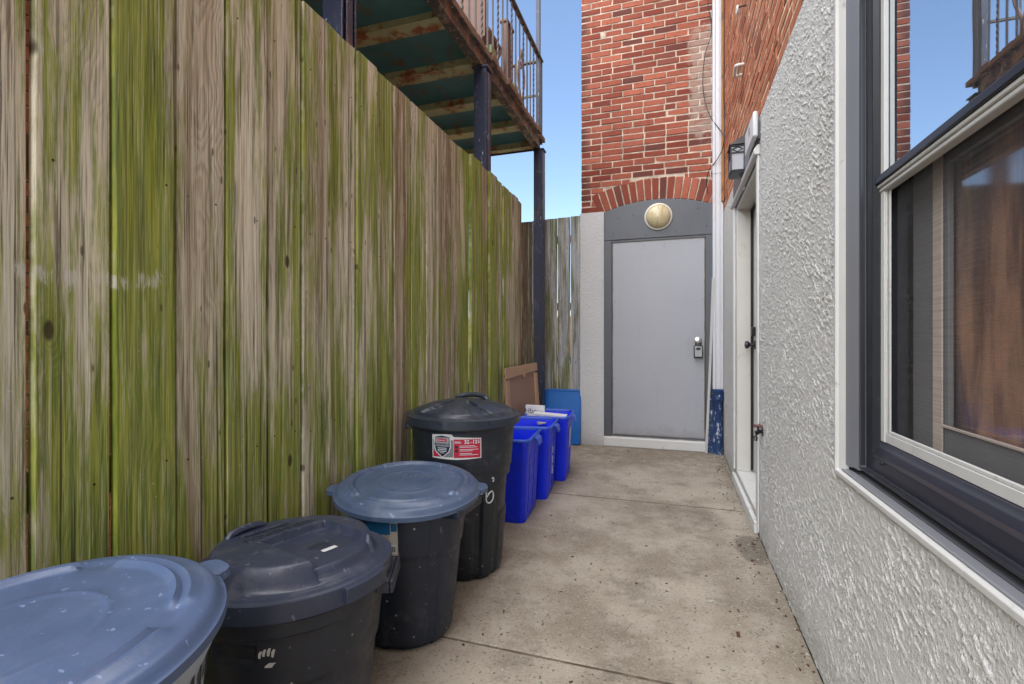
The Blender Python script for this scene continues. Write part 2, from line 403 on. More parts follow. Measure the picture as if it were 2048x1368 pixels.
M['lid_black'] = mat_bin('black_lid_plastic', (.020, .027, .042), .32, .7)
M['body_white'] = mat_bin('pale_grey_plastic', (.33, .37, .42), .5, .6)
M['blue_bin'] = mat_bin('cobalt_plastic', (.001, .026, .86), .36, .18)
M['blue_rim'] = mat_plain('worn_cobalt_rim', (.020, .085, .55), .38, nscale=14, namt=.25)
M['blue_lid'] = mat_plain('azure_plastic', (.004, .125, .46), .42, nscale=5, namt=.18, dirt=(.003, .07, .30), dscale=5, dlo=.55, dhi=.8)
M['cardboard'] = mat_plain('brown_cardboard', (.30, .185, .13), .9, nscale=3, namt=.12, dirt=(.22, .135, .09), dscale=4, dlo=.55, dhi=.8)
M['cardboard_edge'] = mat_plain('pale_cardboard', (.42, .27, .17), .9, nscale=6, namt=.1)
M['paper'] = mat_plain('white_paper', (.66, .67, .70), .8, nscale=9, namt=.06)
M['ink'] = mat_plain('grey_ink', (.07, .08, .11), .7, nscale=60, namt=.2)
M['label_white'] = mat_plain('label_white', (.60, .60, .58), .5, nscale=30, namt=.12)
M['label_beige'] = mat_plain('label_beige', (.42, .39, .34), .6, nscale=30, namt=.2, dirt=(.25, .22, .19), dscale=30, dlo=.55, dhi=.7)
M['label_red'] = mat_plain('label_red', (.42, .012, .040), .5, nscale=30, namt=.15, dirt=(.55, .25, .25), dscale=40, dlo=.66, dhi=.7)
M['label_blue'] = mat_plain('label_blue', (.008, .10, .24), .5, nscale=40, namt=.3)
M['label_grey'] = mat_plain('label_grey', (.17, .18, .20), .5, nscale=30, namt=.1)
M['black_ink'] = mat_plain('black_ink', (.012, .013, .018), .5)
M['white_ink'] = mat_plain('white_marker', (.62, .66, .70), .7)
M['emboss'] = mat_plain('embossed_shadow_plastic', (.026, .03, .046), .5)
M['emboss_blue'] = mat_plain('embossed_blue_plastic', (.075, .105, .165), .5)
M['orange'] = mat_plain('orange_scrap', (.65, .09, .015), .6)
M['chrome'] = mat_plain('brushed_chrome', (.62, .62, .64), .22, 1.)
M['lock_grey'] = mat_plain('lockbox_grey', (.33, .34, .36), .4, .3)
M['rubber'] = mat_plain('black_rubber', (.018, .018, .020), .5)
M['bronze'] = mat_plain('dark_bronze', (.035, .032, .036), .32, .6)
M['cable'] = mat_plain('black_cable', (.022, .016, .016), .5)
M['wood_strip'] = mat_plain('amber_wood_strip', (.33, .155, .045), .7, nscale=14, namt=.35, dirt=(.12, .05, .02), dscale=9, dlo=.55, dhi=.7)
M['lantern'] = mat_plain('lantern_black', (.028, .029, .034), .4, .3, nscale=20, namt=.3)
M['frosted'] = mat_plain('frosted_glass', (.42, .42, .45), .3, nscale=8, namt=.08, dirt=(.28, .28, .30), dscale=12)
M['ceramic'] = mat_plain('white_ceramic', (.66, .62, .55), .25)
M['rust'] = mat_plain('rusty_iron', (.085, .035, .022), .8, nscale=30, namt=.4)
M['faucet_red'] = mat_plain('dull_red_handle', (.16, .075, .07), .6, nscale=30, namt=.3)
M['casing_grey'] = mat_plain('grey_aluminium_wrap', (.20, .205, .225), .42, .1, nscale=3, namt=.1)
M['frame_black'] = mat_plain('black_window_paint', (.019, .021, .027), .30, nscale=6, namt=.3, dirt=(.05, .052, .06), dscale=24, dlo=.60, dhi=.72)
M['sill_dark'] = mat_plain('speckled_dark_sill', (.075, .077, .088), .4, nscale=8, namt=.3, dirt=(.45, .45, .45), dscale=75, dlo=.70, dhi=.73)
M['navy_board'] = mat_plain('navy_sill_board', (.036, .039, .054), .36, nscale=3, namt=.25)
M['track_white'] = mat_plain('white_sash_track', (.52, .52, .50), .45, nscale=9, namt=.1, dirt=(.28, .26, .22), dscale=14, dlo=.58, dhi=.75)
M['inner_sash'] = mat_plain('grey_inner_sash', (.16, .158, .16), .6, nscale=10, namt=.2)
M['inner_edge'] = mat_plain('lit_sash_edge', (.55, .46, .40), .7, nscale=16, namt=.2)  # pale colour stands in for light catching the sash edge
M['tan_wall'] = mat_plain('tan_wall', (.62, .45, .20), .9, nscale=3, namt=.2)

def mat_bulkhead():
    h = Sh('dirty_amber_glass'); P = h.obj(); x, y, z = h.sep(P)
    st = h.noise(h.comb(x * 40., 0., z * 5.), 1., 4, .65)
    c = h.mix(h.noise(P, 9., 4), (.50, .40, .19), (.66, .60, .42))
    c = h.mix(h.ss(st, .52, .72) * .6, c, (.27, .19, .06))
    c = h.mix(h.ss(z, .03, .10) * h.ss(h.noise(h.comb(x * 60., 1., z * 9.), 1., 3), .56, .62), c, (.05, .04, .025))
    return h.bsdf(c, .22, spec=.6)
M['bulkhead'] = mat_bulkhead()

def mat_panel_wood():
    h = Sh('stained_plywood'); P = h.pos(); x, y, z = h.sep(P)
    g = h.noise(h.comb(3., y * 11., z * 1.6), 1., 5, .65, .8); g2 = h.noise(h.comb(8., y * 34., z * 2.4), 1., 4, .6)
    c = h.mix(h.ss(g, .36, .64), (.12, .038, .022), (.64, .34, .19))
    c = h.mix(h.ss(g2, .5, .75) * .5, c, (.52, .35, .24))
    c = h.mix(h.ss(h.noise(h.comb(5., y * 6., z * 2.2), 1., 3), .5, .7) * .5, c, (.20, .12, .11))
    kn = h.vor(h.comb(y * 1.4 + .2, z * 1.1, 0.), 3.)
    c = h.mix(h.ss(kn, .09, .03) * .8, c, (.045, .012, .008))
    return h.bsdf(c, .42, spec=.5)
M['plywood'] = mat_panel_wood()

def mat_screen():                                    # insect mesh: threads with open holes between them
    h = Sh('insect_mesh'); P = h.pos(); x, y, z = h.sep(P)
    d = h.bsdf(h.mix(h.noise(P, 6., 4), (.075, .075, .078), (.115, .114, .116)), .8, spec=.2)
    n = h.noise(h.comb(0., y * 2., z * 420.), 1., 1)
    tr = h.n('BsdfTransparent'); mx = h.n('MixShader')
    tear = h.ss(h.vor(h.comb(y * 1.2 + .31, z, 0.), 2.6), .035, .02)
    fac = h.ss(n, .35, .65, .20, .36)
    h.set(mx, 0, h.math('MINIMUM', fac, 1. - tear))
    h.t.links.new(tr.outputs[0], mx.inputs[1]); h.t.links.new(h.b.outputs[0], mx.inputs[2]); h.t.links.new(mx.outputs[0], h.out.inputs[0])
    return d
M['screen'] = mat_screen()
def mat_glass():
    h = Sh('reflective_pane'); P = h.pos()
    nr = h.bump(h.noise(P, 2.2, 2), .02, .02)
    m = h.bsdf((.72, .76, .80), .012, nr, 1.0)
    d = h.n('BsdfDiffuse'); d.inputs[0].default_value = (.10, .11, .13, 1); mx = h.n('MixShader')
    h.set(mx, 0, .16); h.t.links.new(h.b.outputs[0], mx.inputs[1]); h.t.links.new(d.outputs[0], mx.inputs[2]); h.t.links.new(mx.outputs[0], h.out.inputs[0])
    return m
M['glass'] = mat_glass()
def mat_inner():
    h = Sh('dusty_pane'); P = h.pos()
    g = h.n('BsdfGlossy'); g.inputs['Roughness'].default_value = .06; g.inputs[0].default_value = (.9, .9, .95, 1)
    tr = h.n('BsdfTransparent'); mx = h.n('MixShader')
    h.set(mx, 0, h.ss(h.noise(P, 3., 4), .3, .7, .10, .26))
    h.t.links.new(tr.outputs[0], mx.inputs[1]); h.t.links.new(g.outputs[0], mx.inputs[2]); h.t.links.new(mx.outputs[0], h.out.inputs[0])
    return h.m
M['inner_pane'] = mat_inner()

# ================================================================== SETTING
gr = MB().box(-120, 120, -120, 120, -.6, -.03).build('ground', M['soil']); tag(gr, kind='structure')
pv = MB()
for y0, y1 in ((-3.2, 1.632), (1.645, 3.436), (3.458, 5.30)):
    n = 60
    pv.box(-1.9, .448, y0, y1, -.08, 0)
po = pv.build('patio', M['concrete'], bevel=.005, seg=2); tag(po, kind='structure')
jf = MB()
for y0, y1 in ((1.6325, 1.6445), (3.4365, 3.4575)): jf.box(-1.9, .448, y0, y1, -.08, -.004)
jf = jf.build('joint_filler', M['joint_dirt']); tag(jf, kind='structure')

# ================================================================== LEFT FENCE
FX = -1.28
fence = thing('wooden_fence', 'tall mossy green board fence running behind the row of rubbish bins', 'fence', (FX, 2, 0))
PL = [(-.11, .04, .5, .3), (.045, .195, .4, .2), (.2, .35, .6, .4), (.355, .507, .3, .3), (.513, .657, .26, .12), (.663, .811, .50, .12), (.815, .966, .86, .40), (.971, 1.119, .24, .45), (1.124, 1.279, .52, .15),
      (1.285, 1.438, .60, .20), (1.443, 1.593, .56, .30), (1.598, 1.756, .44, .10), (1.761, 1.905, .60, .2), (1.911, 2.058, .80, .3), (2.064, 2.212, .14, .75), (2.219, 2.369, .54, .3),
      (2.376, 2.516, .10, .6), (2.524, 2.679, .16, .72), (2.687, 2.823, .42, .6), (2.8275, 2.9785, .86, .4), (2.976, 3.144, .74, .5), (3.149, 3.316, .34, .8), (3.321, 3.472, .85, .5),
      (3.477, 3.618, .38, .6), (3.623, 3.751, .6, .6), (3.756, 3.866, .35, .6), (3.871, 4.002, .30, .7), (4.007, 4.147, .14, .95)]
for i, (y0, y1, mo, tn) in enumerate(PL):
    mb = MB(); w = (y1 - y0) / 2 - (.0012 if i < 14 else .0004)
    dx = random.choice((0, .005, .010, .018)) if i > 4 else random.uniform(0, .008)
    top = 2.307 + random.uniform(-.012, .010); nz = 14
    cup = random.uniform(-.004, .004); bow = random.uniform(-.004, .004)
    sk = random.uniform(-.004, .004)
    # board as a lofted ring so that edges are slightly worn and wavy
    sec = [(-.019, -w), (-.019, w), (-.003, w), (0, w - .003), (cup, 0), (0, -w + .003), (-.003, -w)]
    def P(a, b, sec=sec, w=w, top=top):
        z = .03 + (top - .03) * a / (nz - 1)
        px, py = sec[b]
        wv = .0016 * mnoise.noise(Vector((i * 3.1, z * 1.7, py * 9)))
        return (FX + dx + px + bow * math.sin(z * 1.3) + wv, (y0 + y1) / 2 + py + sk * (z - 1.1) * .5 + .0015 * mnoise.noise(Vector((i, z * 2.3, 4 + (py > 0)))), z + (random.uniform(-.002, .002) if a == nz - 1 else 0))
    mb.grid(P, nz, 7, wrap=True)
    k = (nz - 1) * 7; o0 = 0
    mb.f += [tuple(range(k, k + 7)), tuple(range(0, 7))[::-1]]; mb.mi += [0, 0]
    o = mb.build('plank', M['fence'], fence, origin=(FX + dx, (y0 + y1) / 2, 1.15), ang=25)
    o.color = (mo, tn, (i * .618 + .13) % 1, 1)
for z in (.76, 1.48, 2.08):
    MB().box(FX - .062, FX - .024, -.2, 4.16, z - .045, z + .045).build('rail', M['rail_wood'], fence, bevel=.003)
for y in (.10, 2.05, 4.08):
    MB().box(FX - .155, FX - .064, y - .045, y + .045, -.02, 2.22).build('fence_post', M['rail_wood'], fence, bevel=.004)

# ================================================================== BACK FENCE
BY = 5.30
bf = thing('board_fence', 'short grey board fence with open gaps behind the navy post', 'fence', (-1.4, BY, 0))
XB = [(-2.03, -1.91), (-1.895, -1.775), (-1.76, -1.655), (-1.640, -1.522), (-1.500, -1.366), (-1.352, -1.235), (-1.211, -1.090), (-1.066, -.945)]
CF = [(.2, .8), (.2, .8), (.2, .9), (.08, .95), (.35, .5), (.50, .30), (.44, .0), (.16, .0)]
for i, (x0, x1) in enumerate(XB):
    w = (x1 - x0) / 2 + .0084; top = 2.41 + i * .006 + random.uniform(-.006, .006)
    mb = MB().box(BY - .0, BY + .02, -w, w, .04, top)
    rot = [(v[1] + (x0 + x1) / 2, v[0], v[2]) for v in mb.v]
    # local axes x=thickness, y=across so that the wood shader runs along the board
    mb2 = MB(); mb2.v = [(v[0] - BY, v[1], v[2] - 1.2) for v in mb.v]; mb2.f = mb.f; mb2.mi = mb.mi
    o = mb2.build('plank', M['fence_back'], None, bevel=.002)
    o.parent = bf; o.location = ((x0 + x1) / 2 + 1.4, 0, 1.2); o.rotation_euler = (0, 0, PI / 2)
    o.color = (CF[i][0], CF[i][1], (i * .618 + .47) % 1, 1)
for z in (.88, 1.47, 2.21):
    MB().box(-2.03, -.95, BY + .024, BY + .06, z - .04, z + .04).build('rail', M['dark_metal'], bf, bevel=.003)

# wall and house beyond
gw = MB().box(-6.5, 1.2, 9.0, 9.25, -.05, 1.50).box(-6.5, 1.2, 8.96, 9.29, 1.50, 1.56).build('garden_wall', M['tan_wall'], bevel=.01)
tag(gw, 'low tan garden wall seen through the gaps of the grey back fence', 'wall')

# ================================================================== brick generator
def brick_wall(mb, a0, a1, z0, z1, place, depth=.05, L=.203, H=.0540, jt=.0112, cut=None, hdr=True, jit=.0022):
    z = z0; row = 0
    while z + H < z1:
        a = a0 + jt * .5; seq = []
        if row % 2: seq.append(.098)
        while a < a1 - .02:
            l = seq.pop(0) if seq else L + random.uniform(-.008, .008)
            if random.random() < .05: l = .10
            e = min(a + l, a1 - jt * .5)
            spans = [(a, e)]
            if cut:
                c = cut(z + H / 2)
                if c:
                    spans = [q for q in ((a, min(e, c[0])), (max(a, c[1]), e)) if q[1] - q[0] > .02]
            for p, q in spans: place(mb, p, q, z + random.uniform(-.0015, .0015), z + H + random.uniform(-.0015, .0015), random.uniform(-.003, .003), jit)
            a = e + jt * random.uniform(.75, 1.25)
        z += H + jt; row += 1

# ================================================================== BACK BUILDING
BYW = 5.20
bb = thing('brick_building', 'red brick back wing with an arched grey door at the end of the alley', 'building', (-.25, BYW, 0))
MB().box(-.938, .46, BYW + .0045, BYW + 3.5, 0, 7.6).build('wall', M['mortar'], bb)
ACX, ACZ, AR = -.17, .98, 1.55; AH = .215
def cutarch(z):
    r = AR + AH + .008
    if z < 2.43: return None
    d = r * r - (z - ACZ) ** 2
    if d <= 0: return None
    x = math.sqrt(d); return (max(ACX - x, -.755), min(ACX + x, .50))
bm_ = MB()
def pl_back(mb, p, q, z0, z1, o, j): mb.box(p, q, BYW + o, BYW + .04, z0, z1, j=j)
brick_wall(bm_, -.945, .462, 2.445, 7.55, pl_back, cut=cutarch)
bm_.build('brick_face', M['brick_back'], bb, bevel=.0045, seg=2)
am = MB(); nb = 17; a0, a1 = math.asin(-.585 / AR), math.asin(.56 / AR)
for i in range(nb):
    t0 = a0 + (a1 - a0) * i / nb; t1 = a0 + (a1 - a0) * (i + 1) / nb; g = .0055 / AR
    pts = [(ACX + r * math.sin(t), ACZ + r * math.cos(t)) for r, t in ((AR, t0 + g), (AR, t1 - g), (AR + AH + random.uniform(-.006, .006), t1 - g), (AR + AH + random.uniform(-.006, .006), t0 + g))]
    am.prism(pts, BYW - .004 + random.uniform(-.003, .003), BYW + .04, 'y')
am.build('arch', M['brick_back'], bb, bevel=.004)
st = MB().box(-.944, -.703, BYW - .018, BYW + .0015, 0, 2.438)
st.grid(lambda i, j: (-.947 + .247 * i / 40, BYW - .022, 2.44 * j / 380), 41, 381)
st.grid(lambda i, j: (-.947, BYW - .022 + .028 * i / 5, 2.44 * j / 380), 6, 381)
st.build('stucco_pier', M['pier_stucco'], bb, weld=True)
# arched sheet above the door
n = 24; xs = [-.70 + (1.06) * i / n for i in range(n + 1)]
pts = [(-.70, 2.138), (.36, 2.138)] + [(x, ACZ + math.sqrt((AR - .004) ** 2 - (x - ACX) ** 2)) for x in reversed(xs)]
pan = MB().prism(pts, BYW - .012, BYW + .011, 'y').build('arched_panel', M['dark_metal'], bb, bevel=.003)
for x, z in ((-.60, 2.20), (-.40, 2.38), (-.28, 2.17), (.02, 2.19), (.22, 2.40), (.30, 2.22), (-.55, 2.36)):
    MB().lathe([(.006, 0), (.005, .003), (0, .004)], 10, Matrix.Translation((x, BYW - .012, z)) @ Matrix.Rotation(PI / 2, 4, 'X')).build('rivet', M['rubber'], pan)
fr = MB().box(-.70, -.622, BYW - .012, BYW + .011, .10, 2.134).box(.290, .36, BYW - .012, BYW + .011, .10, 2.134)
fr.box(-.622, .29, BYW - .006, BYW + .011, 2.112, 2.134).box(-.622, -.610, BYW - .003, BYW + .010, .128, 2.112).box(.280, .290, BYW - .003, BYW + .010, .128, 2.112)
fr.build('door_frame', M['dark_metal'], bb, bevel=.003)
dr = MB().box(-.605, .276, BYW + .002, BYW + .010, .130, 2.106).build('door', M['door'], bb, bevel=.002)
for x in (-.30, -.10, .26, -.59):
    for z in ((2.07, 2.04) if x in (-.30, -.10) else (1.5, .7, .3)):
        MB().lathe([(.004, 0), (.003, .002), (0, .0025)], 8, Matrix.Translation((x, BYW + .002, z)) @ Matrix.Rotation(PI / 2, 4, 'X')).build('screw', M['rubber'], dr)
for i in range(7): MB().lathe([(.003, 0), (0, .002)], 8, Matrix.Translation((-.5 + i * .12, BYW + .002, .20)) @ Matrix.Rotation(PI / 2, 4, 'X')).build('screw', M['rubber'], dr)
kn = MB().lathe([(.034, 0), (.034, .006), (.015, .010), (.013, .03), (.026, .038), (.031, .05), (.027, .062), (0, .066)], 32, Matrix.Translation((.222, BYW + .002, 1.095)) @ Matrix.Rotation(PI / 2, 4, 'X'))
kn.build('knob', M['chrome'], dr)
MB().box(-.62, .29, BYW - .005, BYW + .02, .108, .127).build('door_saddle', M['dark_metal'], bb)
th = MB().box(-.702, .30, BYW - .05, BYW + .011, 0, .100)
th.build('threshold', M['white_paint'], bb, bevel=.012, seg=3)
MB().box(.302, .36, BYW - .022, BYW - .013, .06, .56).box(.302, .36, BYW - .05, BYW + .011, 0, .06).build('painted_corner', M['blue_iron'], bb, bevel=.004)

# round bulkhead lamp
wl = thing('wall_lamp', 'round dirty amber bulkhead lamp above the grey door', 'lamp', (-.155, BYW - .012, 2.345))
RX = Matrix.Translation((-.155, BYW - .0125, 2.345)) @ Matrix.Rotation(PI / 2, 4, 'X')
MB().lathe([(.134, 0), (.137, .008), (.134, .018), (.120, .024), (.117, .012)], 64, RX).build('rim', M['ceramic'], wl)
MB().lathe([(.118, .012)] + [(.118 * math.cos(a), .016 + .075 * math.sin(a)) for a in [PI / 2 * k / 12 for k in range(13)]], 64, RX).build('glass_dome', M['bulkhead'], wl)

# lockbox
lb = thing('lockbox', 'grey and black key lockbox hanging from the door knob', 'lockbox', (.222, BYW - .03, .97))
MB().box(.180, .264, BYW - .052, BYW - .012, .925, 1.045).build('case', M['rubber'], lb, bevel=.010, seg=3)
MB().box(.188, .256, BYW - .056, BYW - .050, .935, 1.037).build('face_plate', M['lock_grey'], lb, bevel=.004)
MB().tube([(.222 + .024 * math.cos(a), BYW - .03, 1.062 + .05 * math.sin(a)) for a in [PI * k / 12 for k in range(13)]], .006).tube([(.198, BYW - .03, 1.04), (.198, BYW - .03, 1.062)], .006).tube([(.246, BYW - .03, 1.04), (.246, BYW - .03, 1.062)], .006).build('shackle', M['rubber'], lb)
MB().prism([(.198, 1.010), (.205, 1.022), (.222, 1.028), (.239, 1.022), (.246, 1.010), (.236, 1.004), (.222, .998), (.208, 1.004)], BYW - .059, BYW - .055, 'y').build('dial', M['rubber'], lb)

# downspout
ds = thing('downspout', 'white fluted downspout running up the corner into a blue chipped iron boot', 'downspout', (.40, 5.13, 0))
fl = [(.350, 5.180), (.350, 5.105), (.356, 5.100), (.370, 5.100), (.374, 5.106), (.384, 5.106), (.388, 5.100), (.412, 5.100), (.416, 5.106), (.426, 5.106), (.430, 5.100), (.440, 5.100), (.446, 5.105), (.446, 5.180)]
MB().prism(fl, .58, 7.4, 'z').build('pipe', M['gutter_white'], ds, bevel=.002)
MB().box(.347, .449, 5.097, 5.183, 2.70, 2.712).build('seam_band', M['gutter_white'], ds, bevel=.002)
MB().lathe([(.050, .0), (.047, .03), (.046, .50), (.050, .51), (.058, .52), (.060, .535), (.055, .55), (.056, .59), (.062, .60), (.062, .625), (.054, .63), (.050, .60)], 32, Matrix.Translation((.398, 5.135, 0))).build('boot', M['blue_iron'], ds)

# leaning lath
sk = MB(); p0, p1 = Vector((.292, 5.135, .002)), Vector((.352, 5.088, 1.70))
d = (p1 - p0).normalized(); sk.tube([p0, p0.lerp(p1, .5) + Vector((.004, 0, 0)), p1], .0125, 4)
o = sk.build('wooden_lath', M['white_paint'], origin=tuple(p0)); tag(o, 'thin white lath leaning upright between the grey door and the downspout', 'stick')

# cables
def pix(px, py, axis, val):
    f = 985.; c, s = math.cos(R(18.26)), math.sin(R(18.26)); u, v = (px - 1024) / f, (684 - py) / f
    dd = Vector((u * c - s, u * s + c, v)); t = {'x': val / dd.x, 'y': val / dd.y}[axis]
    return Vector((0, 0, 1.08)) + t * dd
def smooth_path(pts, k=6):
    out = []
    for i in range(len(pts) - 1):
        a, b, c, d = pts[max(i - 1, 0)], pts[i], pts[i + 1], pts[min(i + 2, len(pts) - 1)]
        for q in range(k):
            t = q / k; out.append(.5 * ((2 * b) + (c - a) * t + (2 * a - 5 * b + 4 * c - d) * t * t + (3 * b - a - 3 * c + d) * t ** 3))
    return out + [pts[-1]]
CP = [Vector(p) for p in ((.310, 5.17, 6.2), (.305, 5.17, 5.2), (.306, 5.165, 4.45), (.336, 5.165, 4.23), (.336, 5.165, 4.06), (.288, 5.165, 3.91), (.264, 5.165, 3.70), (.273, 5.165, 3.49), (.323, 5.12, 3.27), (.413, 5.078, 3.10), (.440, 5.02, 3.02), (.441, 5.01, 2.97), (.425, 5.05, 2.89), (.377, 5.08, 2.81), (.316, 5.13, 2.74), (.297, 5.165, 2.63), (.312, 5.175, 2.53))]
o = MB().tube(smooth_path(CP), .0042, 6).build('cable', M['cable'], origin=(.31, 5.17, 2.53)); tag(o, 'slack black cable looping down the red brick and across the downspout', 'cable')
CP = [Vector(p) for p in ((.440, 5.03, 6.6), (.440, 5.03, 4.6), (.441, 5.02, 4.0), (.440, 5.03, 3.4), (.441, 5.0, 3.10), (.441, 4.98, 2.98))]
o = MB().tube(smooth_path(CP), .0048, 6).build('cable', M['cable'], origin=(.44, 5.03, 3.0)); tag(o, 'straight dark cable running down the orange brick beside the amber wood strip', 'cable')

# ================================================================== RIGHT HOUSE
WX = .45
hs = thing('house', 'pale grey stucco house with brick upper wall along the right of the alley', 'building', (WX, 2, 0))
ST = 2.33; WY0, WY1, WZ0, WZ1 = .46, 1.652, .704, 2.302; DY0, DY1, DZ = 3.09, 4.145, 2.16
mb = MB(); ys = [-3.0, WY0, WY1, DY0, DY1, 5.199]; zs = [0, .099, WZ0, DZ, WZ1, ST]
def hole(y, z): return (WY0 < y < WY1 and WZ0 < z < WZ1) or (DY0 < y < DY1 and .099 < z < DZ)
def fine(vals, step, lo=-99):
    out = []
    for p, q in zip(vals[:-1], vals[1:]):
        st_ = step if q > lo else .2
        n_ = max(1, round((q - p) / st_)); out += [p + (q - p) * k / n_ for k in range(n_)]
    return out + [vals[-1]]
ys = [-3.0, WY0, .80, WY1, DY0, DY1, 5.199]
YF, ZF = fine([-3.0, WY0, .80, WY1], .0034, .5)[:-1] + fine([WY1, DY0], .0042) [:-1] + fine([DY0, DY1, 5.199], .010), fine(zs, .0042)
nz_ = len(ZF); mb.v = [(WX, y, z) for y in YF for z in ZF]
for i in range(len(YF) - 1):
    yc = (YF[i] + YF[i + 1]) / 2
    for j in range(nz_ - 1):
        if not hole(yc, (ZF[j] + ZF[j + 1]) / 2):
            mb.f.append((i * nz_ + j, i * nz_ + j + 1, (i + 1) * nz_ + j + 1, (i + 1) * nz_ + j)); mb.mi.append(0)
D = .10
def rev(y0, z0, y1, z1, d=D): mb.add([(WX, y0, z0), (WX, y1, z1), (WX + d, y1, z1), (WX + d, y0, z0)], [(0, 1, 2, 3)])
for (a0, b0, a1, b1) in ((WY0, WZ0, WY1, WZ1), (DY0, .099, DY1, DZ)):
    rev(a0, b0, a1, b0, .17); rev(a0, b1, a1, b1, .17); rev(a0, b0, a0, b1, .17); rev(a1, b0, a1, b1, .17)
rev(-3.0, ST, 5.199, ST, .03)
sw = mb.build('stucco_wall', M['stucco'], hs)
# body of the house behind
MB().box(WX + .32, WX + 5, -3, 5.19, 0, 7.6).box(WX + .0034, WX + .30, -3, 5.19, ST + .001, 7.6).build('wall', M['mortar_side'], hs)
bs = MB()
def pl_side(mb, p, q, z0, z1, o, j): mb.box(WX + .0008 + o * .4, WX + .04, p, q, z0, z1, j=j)
brick_wall(bs, -3.0, 5.19, ST + .006, 7.5, pl_side, L=.205)
bs.build('brick_face', M['brick_side'], hs, bevel=.004, seg=2)
MB().box(.424, .447, 5.075, 5.110, 2.42, 7.4).build('corner_strip', M['wood_strip'], hs, bevel=.003)
MB().box(-.5 + WX, WX + .0, 0, 0, 0, 0) if False else None
# side door
dj = MB().box(.452, .62, 4.095, 4.142, .103, 2.12)
MB().box(.432, .4485, 4.146, 4.215, .10, 2.15).build('door_casing', M['white_paint'], hs, bevel=.004)
MB().box(.438, .4485, 3.028, 3.088, .02, 2.15).build('door_casing', M['white_paint'], hs, bevel=.003)
dj.box(.452, .62, 3.094, 3.130, .103, 2.12).box(.452, .62, 3.131, 4.094, 2.085, 2.12)
dj.build('door_jamb', M['jamb_paint'], hs, bevel=.003)
MB().box(.545, .561, 4.078, 4.094, .115, 2.08).box(.545, .561, 3.131, 4.077, 2.064, 2.08).build('door_stop', M['bronze'], hs)  # stop strip coloured dark to stand in for the shaded gap at the door
sd = MB().box(.565, .605, 3.134, 4.090, .125, 2.078).build('side_door', M['jamb_paint'], hs, bevel=.003)
RYm = Matrix.Rotation(-PI / 2, 4, 'Y')
MB().lathe([(.032, 0), (.032, .008), (.014, .012), (.012, .035), (.022, .042), (.029, .055), (.027, .068), (0, .073)], 28, Matrix.Translation((.564, 4.00, 1.06)) @ RYm).build('knob', M['bronze'], sd)
MB().box(.535, .564, 3.965, 4.03, 1.125, 1.19).build('deadbolt', M['bronze'], sd, bevel=.006)
hd = MB()
hd.prism([(.420, 2.128), (.418, 2.150), (.424, 2.158), (.436, 2.176), (.4495, 2.180), (.4495, 2.122), (.424, 2.122)], 3.02, 4.225, 'y')
hd.build('door_header', M['white_paint'], hs, bevel=.003)
MB().box(.452, .62, 3.094, 4.142, .0, .102).box(.424, .4495, 3.06, 4.19, 0, .070).build('door_sill', M['white_paint'], hs, bevel=.006)
na = 16; ap = [(3.0, 2.201), (4.2, 2.201)] + [(3.6 + .6 * math.cos(PI * k / na), 2.201 + .06 + .20 * math.sin(PI * k / na)) for k in range(na + 1)]
MB().prism(ap, .436, .4515, 'x').build('arched_panel', M['dark_metal'], hs, bevel=.002)

# --------------- window
def ring(mb, sec, y0, y1, z0, z1, m=0):   # mitred frame: sec [(x, inset)] swept around the rectangle
    cor = [(y0, z0, 1, 1), (y1, z0, -1, 1), (y1, z1, -1, -1), (y0, z1, 1, -1)]; k = len(sec)
    vs = [(x, a + sa * t, b + sb * t) for (a, b, sa, sb) in cor for (x, t) in sec]
    fs = [(i * k + j, i * k + (j + 1) % k, ((i + 1) % 4) * k + (j + 1) % k, ((i + 1) % 4) * k + j) for i in range(4) for j in range(k)]
    return mb.add(vs, fs, m)
MBX = None
win = ring(MB(), [(.470, .112), (.485, .112), (.485, .150), (.498, .160), (.56, .160), (.56, .105), (.470, .105)], WY0, WY1, WZ0 - .068, WZ1).build('window', M['frame_black'], hs, bevel=.002)
ring(MB(), [(.441, -.006), (.441, .006), (.448, .0095), (.470, .0095), (.4515, .001), (.4485, -.006)], WY0, WY1, WZ0 + .002, WZ1).build('trim', M['track_white'], win, bevel=.0015)
MB().prism([(.4495, WY1 - .010), (.4605, WY1 - .030), (.470, WY1 - .030), (.470, WY1 - .010)], WZ0 + .012, WZ1 - .012, 'z').build('trim', M['track_white'], win, bevel=.001)
MB().prism([(.460, WY1 - .031), (.463, WY1 - .060), (.468, WY1 - .078), (.4705, WY1 - .104), (.500, WY1 - .104), (.500, WY1 - .031)], WZ0 + .030, WZ1 - .03, 'z').build('casing', M['casing_grey'], win, bevel=.002)
MB().prism([(.460, WY0 + .012), (.4705, WY0 + .104), (.500, WY0 + .104), (.500, WY0 + .012)], WZ0 + .030, WZ1 - .03, 'z').build('casing', M['casing_grey'], win, bevel=.002)
MB().prism([(.456, .7265), (.470, .7185), (.470, .712), (.500, .712), (.500, .7255), (.4615, .7355)], WY0 + .031, WY1 - .031, 'y').build('sill_nose', M['casing_grey'], win, bevel=.0015) if False else None
MB().box(.4495, .474, WY0 + .0315, WY1 - .0315, .7155, .7215).build('sill_nose', M['casing_grey'], win, bevel=.003)
MB().prism([(.4745, .708), (.4745, .7225), (.499, .7315), (.56, .7315), (.56, .708)], WY0 + .0315, WY1 - .0315, 'y').build('sill', M['sill_dark'], win, bevel=.002)
MB().prism([(.4925, .732), (.4945, .8115), (.500, .8165), (.5025, .826), (.540, .826), (.540, .732)], WY0 + .107, WY1 - .125, 'y').build('sill_board', M['navy_board'], win, bevel=.002)
